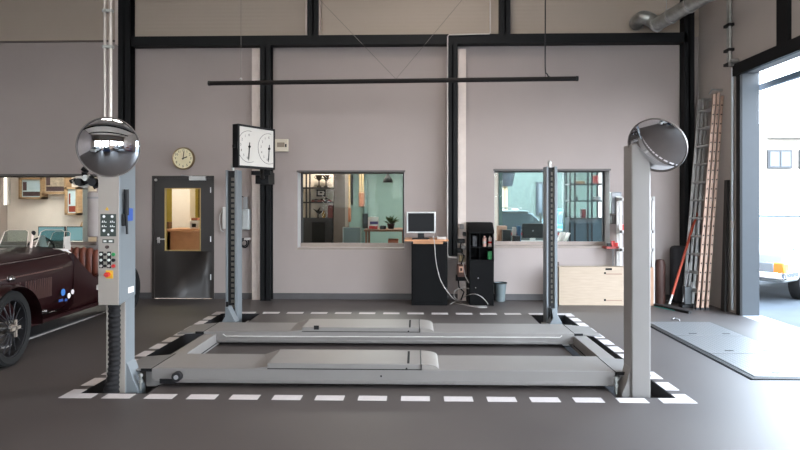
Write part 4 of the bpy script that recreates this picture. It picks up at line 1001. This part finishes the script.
tag(MB().box(X(67, 11.3), 11.32, zd, X(88, 11.3), 11.5, zd+.05).build('paper_tray', WHT, bevel=.005), 'pale tray on the left office desk in front of the screens', 'tray')
c = P(83, 225, 12.2); tag(MB().lathe([(.04, 0), (.06, .05), (.03, .12), (.001, .16)], (X(83, 12.95), 12.95, Z(83, 228, 12.95)), 'z', 12).build('wooden_ornament', OAK), 'small wooden ornament on the wall above the right blue screen', 'ornament')
t = thing('reflection_strip', 'vertical white glowing strip drawn as a light reflection at the far left of the left office', 'lamp', (X(3.5, 12.9), 12.85, Z(3, 205, 12.9)))
r = rect(2.3, 176, 5, 205, 12.85); MB().lathe([(.025, r[1]), (.025, r[3])], ((r[0]+r[2])/2, 12.9, 0), 'z', 12).build('tube', mat('reflection_glow', 'ffffff', .5, emit='fff4e8', es=2.5, var=0), t)  # emissive strip stands in for a light reflection in the window
MB().box(r[0]-.02, 12.93, r[1], r[2]+.02, 13.0, r[3]).build('backing', WHT, t)

# ================================================================== ROOM BEHIND THE DOOR
t = struct('trim_11', MB().box(X(172, 12.4), 12.4, 0, X(190, 12.4), 12.7, 2.8), OWHITE)
t = thing('workbench', 'wooden workbench seen through the door glass', 'workbench', (X(180, 11.6), 11.8, 0))
zt = Z(180, 229, 11.5)
MB().box(X(165, 11.5), 11.5, zt-.05, X(206, 11.5), 12.2, zt).build('bench_top', BEECH, t, bevel=.004)
for u in (166, 203):
    MB().box(X(u, 11.5), 11.55, 0, X(u, 11.5)+.06, 11.61, zt-.05).build('leg', OAK, t); MB().box(X(u, 11.5), 12.1, 0, X(u, 11.5)+.06, 12.16, zt-.05).build('leg', OAK, t)
MB().box(X(166, 11.5), 11.55, .3, X(204, 11.5), 11.6, zt-.05).build('front_panel', BEECH, t)
t = thing('coffee_machine', 'pale countertop machine with a dark lid seen through the door glass', 'machine', (X(195, 11.7), 11.7, zt))
r = rect(190.5, 218, 199.5, 229, 11.7); MB().box(r[0], 11.65, zt, r[2], 11.9, r[3]-.05).build('body', WHT, t, bevel=.01); MB().box(r[0]+.02, 11.68, r[3]-.05, r[2]-.02, 11.88, r[3]).build('lid', TERR, t, bevel=.01)
MB().box(r[0]+.05, 11.64, zt+.03, r[2]-.05, 11.65, zt+.10).build('outlet', BLK, t)
tag(MB().box(X(166, 11.7), 11.65, zt, X(170, 11.7), 11.8, zt+.13).build('carton', mat('carton_dark', '5a4028', .6), bevel=.003), 'brown carton at the left behind the door glass', 'carton')
tag(MB().box(X(198, 13.3), 13.3, 1.2, X(202, 13.3), 13.41, 2.25).build('hanging_cloth', mat('olive_cloth', '5c4a1c', .8), bevel=.02), 'dark olive cloth hanging at the right behind the door glass', 'cloth')

# ================================================================== MIDDLE OFFICE
# lit alcove wall + shelf unit at left
xa, xb = X(297, 13.2), X(334, 13.2)
struct('office_alcove_wall', MB().box(X(290, 13.2), 13.3, 0, xb, 13.4, 2.8), CREAM)
struct('office_pillar', MB().box(X(333.5, 12.6), 12.6, 0, X(345, 12.6), 13.4, 2.8), mat('pillar_grey', '6b625c', .7))
t = thing('trophy_shelf', 'dark open shelf unit with cups in the middle office', 'shelf', ((xa+xb)/2, 13.0, 0))
for u in (299, 305.5, 309): MB().box(X(u, 12.95), 12.95, .0, X(u, 12.95)+.03, 13.0, Z(u, 172, 12.95)).build('upright', DGREY, t)
for v in (188, 202.5): MB().box(X(297, 12.95), 12.95, Z(315, v+.7, 12.95), xb, 13.28, Z(315, v-.7, 12.95)).build('shelf_board', DGREY, t)
MB().box(X(297, 12.9), 12.9, 0, xb, 13.28, Z(315, 218, 12.9)).build('lower_cupboard', DGREY, t)
MB().box(X(312, 12.88), 12.88, .3, X(325, 12.88), 12.9, Z(315, 222, 12.9)).build('cupboard_door', BLK, t)
def on(u, v, Y): return P(u, v, Y)
for k, (u, lab) in enumerate(((319, 'dark trophy cup on the top office shelf, left one of the pair'), (326, 'dark trophy cup on the top office shelf, right one of the pair'))):
    zb_ = Z(315, 187.3, 12.95); x = X(u, 13.1); t = thing('trophy_cup', lab, 'trophy', (x, 13.1, zb_))
    MB().lathe([(.05, 0), (.05, .03), (.012, .05), (.012, .14), (.05, .18), (.075, .26), (.075, .27)], (x, 13.1, zb_), 'z', 16).build('cup', mat('cup_metal', '4a443c', .3, metal=.7), t)
    MB().tube([(x-.07, 13.1, zb_+.26), (x-.11, 13.1, zb_+.22), (x-.05, 13.1, zb_+.18)], .008, 6).tube([(x+.07, 13.1, zb_+.26), (x+.11, 13.1, zb_+.22), (x+.05, 13.1, zb_+.18)], .008, 6).build('handles', mat('cup_metal', '4a443c', .3), t)
zb_ = Z(315, 201.8, 12.95)
t = thing('framed_certificate', 'small dark-framed certificate standing between the two office shelves', 'picture', (X(320.5, 13.2), 13.2, zb_))
r = rect(316.5, 189.5, 325.5, 196.5, 13.2); MB().box(r[0], 13.2, r[1], r[2], 13.22, r[3]).build('frame', DGREY, t); MB().box(r[0]+.03, 13.195, r[1]+.03, r[2]-.03, 13.2, r[3]-.03).build('certificate', PAPER, t)
MB().box(r[0]+.07, 13.192, r[1]+.07, r[2]-.07, 13.195, r[1]+.10).build('print_line', BLK, t)
cols = ['6a2a24', '3a2c2c', '7a4038', '5a302c', '2c2c30', '8a4a3c']
for k, u in enumerate((313.5, 316.2, 319, 322, 326.5, 329.5)):
    h = [.05, .06, .05, .07, .09, .06][k]; x = X(u, 13.05)
    t = thing('model_car', 'tiny model car on the lower office shelf, %s from the left' % ordn[k], 'model car', (x, 13.05, zb_), group='model cars on the office shelf')
    mm = mat('model_'+str(k), cols[k], .4)
    MB().box(x-.05, 13.0, zb_, x+.05, 13.1, zb_+h*.6).build('body', mm, t, bevel=.01); MB().box(x-.03, 13.01, zb_+h*.6, x+.025, 13.09, zb_+h).build('cabin', BLK, t, bevel=.01)
zc_ = Z(315, 218, 12.9)
t = thing('winged_figurine', 'dark figurine spreading its wings on the office cupboard', 'figurine', (X(317, 13.0), 13.0, zc_))
c = P(318, 212, 13.0)
MB().lathe([(.03, 0), (.012, .02), (.012, .08)], (c.x, 13.0, zc_), 'z', 12).build('stand', BLK, t)
MB().add([(c.x-.12, 13, c.z+.08), (c.x-.02, 12.98, c.z-.02), (c.x+.03, 13.0, c.z-.05), (c.x+.12, 13.02, c.z+.03), (c.x+.02, 13.03, c.z+.02), (c.x+.06, 13.0, c.z+.12), (c.x-.02, 13.0, c.z+.03)], [(0, 1, 6), (1, 2, 3, 4), (1, 4, 6), (4, 5, 6)]).build('wings', BLK, t)
tag(MB().box(X(328, 13.0), 12.98, zc_, X(333, 13.0), 13.1, zc_+.28).build('red_book_stack', mat('book_red', '6a3a38', .6), bevel=.003), 'dark red boxed book on the office cupboard beside the pillar', 'book')
tag(MB().lathe([(.035, 0), (.04, .10), (.02, .12), (.02, .15)], (X(323.5, 13.0), 13.05, zc_), 'z', 14).build('yellow_jar', mat('jar_yellow', 'b08a3c', .4)), 'yellowish jar on the office cupboard', 'jar')
for k, (u, lab) in enumerate(((301.5, 'green bottle at the left of the office shelf'), )):
    x = X(u, 13.05); tag(MB().lathe([(.04, 0), (.04, .17), (.015, .22), (.015, .28)], (x, 13.05, zb_), 'z', 14).build('bottle', mat('bottle_green', '28382c', .3)), lab, 'bottle')
# hanging boards: skateboards/propeller blanks hung on string
for u0, u1, v0, v1, lab in ((346, 350, 174, 222, 'narrow wooden board hanging in the middle office, left one'), (359.5, 363.5, 176, 207, 'narrow wooden board hanging in the middle office, right one')):
    t = thing('hanging_board', lab, 'board', P((u0+u1)/2, v1, 13.2)); r = rect(u0, v0, u1, v1, 13.2)
    MB().box(r[0], 13.2, r[1]+.25, r[0]+.03, 13.24, 2.8).box(r[2]-.03, 13.2, r[1]+.25, r[2], 13.24, 2.8).build('rail', mat('gold_strap', 'b09468', .5), t)
    MB().box(r[0]-.02, 13.18, r[1], r[2]+.02, 13.25, r[1]+.32).build('board', mat('board_wood', '8a5a40', .5), t, bevel=.02)
tag(pbox(350.5, 175, 353, 205, 14.26, 14.3).build('black_banner', BLK), 'narrow black panel on the teal wall', 'panel')
struct('office_pipe', MB().lathe([(.05, 0), (.05, 2.8)], (X(365, 14.0), 14.1, 0), 'z', 14), mat('pipe_teal', '6a8482', .6))
# pendant lamp
t = thing('pendant_lamp', 'black bell-shaped pendant lamp lit over the middle office', 'lamp', P(388, 183, 12.2))
c = P(388, 182.5, 12.2); MB().lathe([(.10, 0), (.095, .05), (.06, .11), (.025, .17), (.02, .20)], c, 'z', 24).build('shade', BLK, t)
MB().lathe([(.001, .005), (.085, .008)], c, 'z', 20).build('bulb', mat('pendant_emit', 'ffd9a0', .5, emit='ffc988', es=3.0, var=0), t)
MB().tube([c+Vector((0, 0, .2)), (c.x, c.y, 2.8)], .006, 6).build('cord', BLK, t)
# desk with things
yd = 11.3; zt = Z(385, 229.5, yd)
t = thing('wooden_desk', 'brown wooden desk in the middle office', 'desk', (X(385, yd), yd+.4, 0))
MB().box(X(364, yd), yd, zt-.04, X(404, yd), yd+.8, zt).build('desk_top', mat('desk_brown', '7a5038', .5, var=.1), t, bevel=.004)
for u in (365, 402):
    for y in (yd+.03, yd+.72): MB().box(X(u, yd), y, 0, X(u, yd)+.04, y+.04, zt-.04).build('leg', mat('desk_brown', '7a5038', .5), t)
tag(MB().box(X(388, yd+.2), yd+.2, zt-.6, X(398, yd+.2), yd+.5, zt-.2).build('cardboard_box', TERR, bevel=.005), 'cardboard box beneath the wooden office desk', 'box')
t = thing('computer_monitor', 'grey back of a screen at the bottom left of the middle window', 'monitor', (X(352, 10.9), 10.9, .78))
r = rect(342.5, 227, 361, 243.5, 10.9); MB().box(r[0], 10.9, r[1]-.1, r[2], 10.94, r[3]).build('housing', mat('monitor_back', '8a9290', .4), t, bevel=.01)
MB().box(r[0]+.02, 10.895, r[1]-.08, r[2]-.02, 10.9, r[3]-.02).build('back_panel', mat('monitor_panel', '56605e', .4), t)
MB().box((r[0]+r[2])/2-.04, 10.92, .7, (r[0]+r[2])/2+.04, 10.96, r[1]).build('stand', ALU, t)
t = thing('side_table', 'plain low table under the grey-backed screen', 'table', (X(352, 10.9), 10.9, 0))
MB().box(X(342, 10.9), 10.75, .66, X(363, 10.9), 11.15, .70).build('table_top', OAK, t)
for u in (343, 361):
    for y in (10.78, 11.1): MB().box(X(u, 10.9), y, 0, X(u, 10.9)+.03, y+.03, .66).build('leg', OAK, t)
for u0, v0, u1, v1, m_, lab in ((368, 217, 378.5, 229.5, PAPER, 'white ring binder on the wooden office desk'), (369, 226, 377.5, 229.6, RED, 'red book lying before the white binder'), (370, 221.5, 378, 225.5, mat('bk_blue', '50427a', .5), 'purple-blue booklet before the white binder'), (362.5, 213.5, 368, 226, mat('bk_black', '1c2226', .5), 'black box behind the white binder')):
    dy = {'PAPER': 0}.get(m_.name, 0); Y = yd+.25 if m_ is PAPER else (yd+.18 if m_ is RED else (yd+.215 if 'booklet' in lab else yd+.5))
    r = rect(u0, v0, u1, v1, Y); zz0 = zt if m_ is not MATS['bk_blue'] and 'behind' not in lab else r[1]
    if 'behind' in lab: zz0 = zt
    if 'booklet' in lab: zz0 = zt+.09
    tag(MB().box(r[0], Y, zz0, r[2], Y+.03, max(r[3], zz0+.05)).build('binder' if m_ is PAPER else 'book', m_, bevel=.002), lab, 'book')
def plant(name, x, y, z, lab, s=1.0, n=26):
    t = thing(name, lab, 'plant', (x, y, z)); MB().lathe([(.05*s, 0), (.07*s, .09*s), (.06*s, .09*s), (.001, .07*s)], (x, y, z), 'z', 18).build('pot', DGREY, t)
    lf = MB(); rnd = random.Random(3)
    for k in range(n):
        a = rnd.uniform(0, 2*PI); l = rnd.uniform(.12, .24)*s; e = rnd.uniform(.5, 1.3); d = Vector((math.cos(a)*math.cos(e), math.sin(a)*math.cos(e), math.sin(e)))
        sd = Vector((-math.sin(a), math.cos(a), 0))*.022*s; b0 = Vector((x, y, z+.07*s)); mm = b0+d*l*.6; tp = b0+d*l+Vector((0, 0, -.03*s))
        lf.add([b0, mm+sd, tp, mm-sd], [(0, 1, 2, 3)])
    lf.build('foliage', LEAF, t)
plant('potted_plant', X(391, yd+.35), yd+.35, zt, 'small leafy potted plant on the wooden office desk', 1.1, 34)
tag(MB().box(X(380, yd+.1), yd+.08, zt, X(386, yd+.1), yd+.2, zt+.07).build('telephone', BLK, bevel=.01), 'black telephone left of the potted plant', 'phone')

# ================================================================== RIGHT OFFICE
# glass cabinet
Y = 11.9; t = thing('display_cabinet', 'dark steel and glass display cabinet at the right of the right office', 'cabinet', (X(587, Y), Y+.2, 0))
SG = mat('cabinet_steel', '11171a', .5)
x0, x1 = X(570, Y), X(604, Y); zt = 2.4
for u in (570, 575, 588, 592, 603): MB().box(X(u, Y)-.015, Y, 0, X(u, Y)+.015, Y+.03, zt).build('upright', SG, t)
for x in (x0, x1-.03): MB().box(x, Y+.37, 0, x+.03, Y+.4, zt).build('upright', SG, t)
for v in (184, 201, 218.5): z = Z(587, v, Y); MB().box(x0, Y, z-.015, x1, Y+.4, z+.012).build('shelf_board', SG, t)
MB().box(x0, Y+.01, 0, x1, Y+.4, Z(587, 219, Y)).build('lower_cupboard', mat('cupboard_teal', '3a4c54', .4), t)
MB().box(x0, Y+.39, Z(587, 219, Y), x1, Y+.40, zt).build('back_pane', glass_mat('cab_glass', 'b9cfcd', 1.3), t)
def sbox(u0, u1, v, h, m_, lab, nm='box', Y=12.0):
    z = Z(587, v, 11.9)+.012; tag(MB().box(X(u0, Y), Y, z, X(u1, Y), Y+.15, z+h).build(nm, m_, bevel=.004), lab, nm.replace('_', ' '))
sbox(575.5, 585, 184, .05, OAK, 'wooden tray on the top shelf of the display cabinet', 'wooden_tray')
sbox(594, 598.5, 184, .16, mat('cab_red', 'b04440', .5), 'red and white box on the top shelf of the display cabinet', 'box')
sbox(582, 586, 218.5, .17, mat('cab_red2', '7a2a2c', .5), 'dark red box on the lower shelf of the display cabinet', 'red_box')
sbox(594, 601, 201, .08, GRYP, 'grey box on the middle shelf of the display cabinet', 'grey_box')
sbox(576, 578, 201, .08, BLK, 'small black figure on the middle shelf of the display cabinet', 'figure')
# desk, black monitor back, printer, papers
yd = 11.0; zt = Z(520, 243, yd)
t = thing('office_desk', 'long pale desk in the right office behind the window', 'desk', (X(535, yd), yd+.4, 0))
MB().box(X(494, yd), yd, zt-.04, X(572, yd), yd+.8, zt).build('desk_top', mat('desk_grey', '8a8580', .5), t, bevel=.004)
for u in (496, 569):
    for y in (yd+.03, yd+.72): MB().box(X(u, yd), y, 0, X(u, yd)+.04, y+.04, zt-.04).build('leg', ALU, t)
t = thing('computer_monitor', 'black back of a computer screen in the right office', 'monitor', (X(532, yd+.2), yd+.2, zt))
r = rect(522.5, 223.5, 543.5, 238, yd+.2); MB().box(r[0], yd+.2, r[1], r[2], yd+.24, r[3]).build('housing', BLK, t, bevel=.01)
MB().lathe([(.012, -.002), (.012, 0)], ((r[0]+r[2])/2, yd+.2, (r[1]+r[3])/2), 'y', 14).build('round_mark', GRYP, t)
MB().box((r[0]+r[2])/2-.05, yd+.22, zt, (r[0]+r[2])/2+.05, yd+.26, r[1]+.02).build('stand', ALU, t)
def dbox(u0, u1, v0, m_, lab, nm, dy=.3, dd=.2, z0=None):
    Y = yd+dy; z1 = Z((u0+u1)/2, v0, Y); tag(MB().box(X(u0, Y), Y, zt if z0 is None else z0, X(u1, Y), Y+dd, z1).build(nm, m_, bevel=.006), lab, nm.replace('_', ' '))
dbox(503, 511, 230, BLK, 'black printer on the right office desk', 'printer')
dbox(498, 507, 226, mat('box_tan', 'b08a74', .6), 'tan box behind the black printer in the right office', 'storage_box', .55)
dbox(512.5, 516, 227, WHT, 'white folder standing behind the black printer', 'folder', .5, .05)
dbox(514, 520.5, 236, BLK, 'low black device between printer and monitor', 'device', .15)
dbox(517, 521, 226, mat('bottle_blue', '2f5f80', .4), 'blue container beside the screen in the right office', 'container', .4, .08)
for k, (u, a_) in enumerate(((557.5, .35), (560.5, .35), (563.5, .45))):
    x = X(u, yd+.2); m = MB().box(0, 0, 0, .02, .2, .2); m.xf(Matrix.Translation((x, yd+.1, zt+.002)) @ Matrix.Rotation(a_, 4, 'Y'))
    tag(m.build('magazine', PAPER), 'white magazine leaning on the right office desk, %s from the left' % ordn[k], 'magazine', 'leaning magazines on the right desk')

# ================================================================== EXTERIOR
struct('ground', MB().box(XR, -30, -.25, 60, 90, -.03).box(-12, 15, -.25, XR, 90, -.03), ASPH)
struct('threshold', MB().box(XR, OY0, -.2, XR+.28, OY1, .0), mat('threshold', 'a9adb0', .5))
def building(x0, x1, y, h, wins, name, lab, m_=STUCCO):
    t = thing(name, lab, 'building', ((x0+x1)/2, y, 0))
    MB().box(x0, y, -.03, x1, y+8, h).build('wall', m_, t)
    for (a, b, c, d) in wins:
        f = MB().box(a, y-.08, b, c, y, d).build('window', mat('win_frame', '202328', .5), t)
        mid = (a+c)/2
        for q0, q1 in ((a+.08, mid-.04), (mid+.04, c-.08)): MB().box(q0, y-.1, b+.08, q1, y-.08, d-.08).build('pane', mat('win_pane', '40474e', .2), f)
    return t
def wr(u0, v0, u1, v1, Y): r = rect(u0, v0, u1, v1, Y); return r
YBd = 26.0
bt = building(X(745, YBd), 40, YBd, 5.0, [wr(767, 150, 791, 168.5, YBd), wr(798.5, 150, 822, 168.5, YBd)], 'street_building', 'pale stucco building across the yard seen through the door')
r = wr(768, 186, 789, 219, YBd)
MB().box(r[0], YBd-.03, -.03, r[2], YBd-.0, r[3]).build('garage_opening', mat('garage_dark', 'a09a96', .8), bt)
r2 = wr(767, 134, 791, 138.5, YBd); MB().box(r2[0], YBd-.25, r2[1], 30, YBd, r2[1]+.12).build('cornice', STUCCO, bt)
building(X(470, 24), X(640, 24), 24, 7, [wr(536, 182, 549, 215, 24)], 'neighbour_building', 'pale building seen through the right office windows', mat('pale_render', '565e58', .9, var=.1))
# sedan cars
def sedan(name, lab, loc, rz, body, L=4.5, stripe=None, detail=True):
    t = thing(name, lab, 'car', loc, (0, 0, rz)); Wd = .84
    pf = [(-L/2, .35), (-L/2-.03, .55), (-L/2+.02, .85), (-L/2+.25, .92), (-.55-L*.1, .98), (L*.36, 1.0), (L/2, .9), (L/2+.02, .5), (L/2-.05, .33)]
    MB().prism([(x, z) for x, z in pf], 'y', -Wd, Wd).build('body', body, t, local=True, bevel=.06, seg=3)
    cabp = [(-L*.22, .96), (-L*.12, 1.38), (-L*.06, 1.42), (L*.24, 1.42), (L*.30, 1.38), (L*.40, .98)]
    cb = MB().prism([(x, z) for x, z in cabp], 'y', -Wd+.1, Wd-.1).build('cabin', mat('car_window_dark', '59666c', .15), t, local=True, bevel=.04)
    MB().box(-L*.10, -Wd+.08, 1.38, L*.27, Wd-.08, 1.45).build('roof', body, t, local=True, bevel=.03)
    for x, s_ in [(x, s_) for x in (-L*.17, L*.07, L*.33) for s_ in (-1, 1)]:
        ya, yb = sorted((s_*(Wd-.085), s_*(Wd-.12)))
        MB().prism([(x-.03, .97), (x+.03, .97), (x+.05, 1.4), (x, 1.4)], 'y', ya, yb).build('pillar', body, t, local=True)
    for x in (-L*.32, L*.30):
        for s_ in (-1, 1):
            wl_ = MB().lathe([(.2, -.09), (.31, -.09), (.32, 0), (.31, .09), (.2, .09)], (x, s_*(Wd-.08), .32), 'y', 28).build('wheel', TYRE, t, local=True)
            MB().lathe([(.19, -.1), (.2, -.04), (.2, .04), (.19, .1)], (x, s_*(Wd-.08), .32), 'y', 20).build('hubcap', CHR, wl_, local=True)
    if detail:
        MB().box(-L/2-.10, -Wd-.02, .42, -L/2+.05, Wd+.02, .52).box(-L/2-.10, -Wd-.02, .42, -L*.40, -Wd+.02, .52).build('bumper', CHR, t, local=True, bevel=.02)
        for s_ in (-1, 1):
            MB().box(-L/2-.05, s_*.52-.17, .50, -L/2+.02, s_*.52+.17, .68).build('headlight', mat('headlight', '70767c', .2), t, local=True, bevel=.02)
            MB().box(-L/2-.045, s_*.76-.08, .50, -L/2+.24, s_*.76+.09, .68).build('indicator', mat('indicator_orange', 'd8741c', .3), t, local=True, bevel=.02)
        MB().box(-L/2-.045, -.33, .50, -L/2+.02, .33, .68).build('grille', GRYP, t, local=True)
    if stripe:
        MB().box(-L/2+.3, -Wd-.006, .84, L/2-.1, Wd+.006, .91).build('side_stripe', stripe, t, local=True)
    return t
WCAR = mat('white_car', 'dfe3e2', .3, coat=.4)
sedan('parked_car', 'white classic saloon with an orange indicator parked outside the big door', (7.32, 11.90, -.05), math.radians(36), mat('outside_car_paint', '8e9292', .3, coat=.3), 4.5, mat('stripe_blue', '5fb2cc', .4))
sedan('parked_car', 'white rally car with red stripe seen through the right office window', (X(546, 15.3)-.92, 15.8, -.03), PI, mat('rally_car_paint', '5c6262', .4), 4.4, mat('stripe_red', '8a2f34', .4), False)
rally = bpy.data.objects['parked_car.001']
rk = MB()
for y in (-.5, .5): rk.box(-.3, y-.015, 1.50, 1.1, y+.015, 1.53)
for x in (-.25, .1, .45, .8, 1.05): rk.box(x, -.55, 1.47, x+.03, .55, 1.52)
rk.build('roof_rack', ALU, rally, local=True)
sedan('parked_car', 'blue-white car seen beside the display cabinet through the window', (X(600, 19), 19.5, -.03), PI, mat('blue_car', '4a86b0', .3), 4.2, None, False)
sedan('parked_car', 'distant pale car parked before the garage across the yard', (X(779, 24), 24.4, -.03), .2, WCAR, 4.0, None, False)
plant('street_tree', X(505, 21), 21, 2.2, 'leafy green tree crown outside the right office window', 5, 160)
tr_ = bpy.data.objects['street_tree']; MB().lathe([(.14, -.03), (.10, 1.2), (.09, 2.4)], (X(505, 21), 21, 0), 'z', 12).build('trunk', OAK, tr_)

sedan('parked_car', 'white car parked at the back of the hall, seen in the convex mirrors', (-5.6, -3.2, 0), PI/2+.2, WCAR, 4.3, None, True)
sedan('parked_car', 'dark blue car parked at the back of the hall, seen in the convex mirrors', (-2.6, -3.6, 0), PI/2, mat('dark_blue_car', '2a3550', .3), 4.3, None, True)
sedan('parked_car', 'silver car parked at the back of the hall, seen in the convex mirrors', (.8, -3.6, 0), PI/2-.15, mat('silver_car', '8f9396', .25, metal=.5), 4.3, None, True)
t = thing('storage_rack', 'tall orange and blue storage rack at the back of the hall', 'rack', (3.9, -2.0, 0))
for x in (3.5, 4.4):
    for y in (-3.4, -.8): MB().box(x, y, 0, x+.07, y+.07, 2.6).build('upright', BLUE, t)
for z in (.2, 1.1, 2.0): MB().box(3.5, -3.4, z, 4.47, -.73, z+.08).build('shelf_beam', ORNG, t)
# ================================================================== CEILING FILL_LAMPS (fittings added for the fill light, above the frame, seen in the mirrors)
for k, (lx, ly) in enumerate(FILL_LAMPS):
    t = thing('fill_lamp', 'added long white fill lamp under the ceiling, ' + ['left in the row nearest the camera', 'middle in the row nearest the camera', 'right in the row nearest the camera', 'left in the row over the lift', 'middle in the row over the lift', 'right in the row over the lift', 'single one nearest the back wall'][k], 'ceiling lamp', (lx, ly, 5.70), group='added ceiling fill lamps')
    MB().box(lx-.8, ly-.16, 5.69, lx+.8, ly+.16, 5.76).build('housing', WHT, t, bevel=.01)
    for s_ in (-.6, .6): MB().tube([(lx+s_, ly, 5.76), (lx+s_, ly, ZC)], .006, 6).build('hanger', GALV, t)
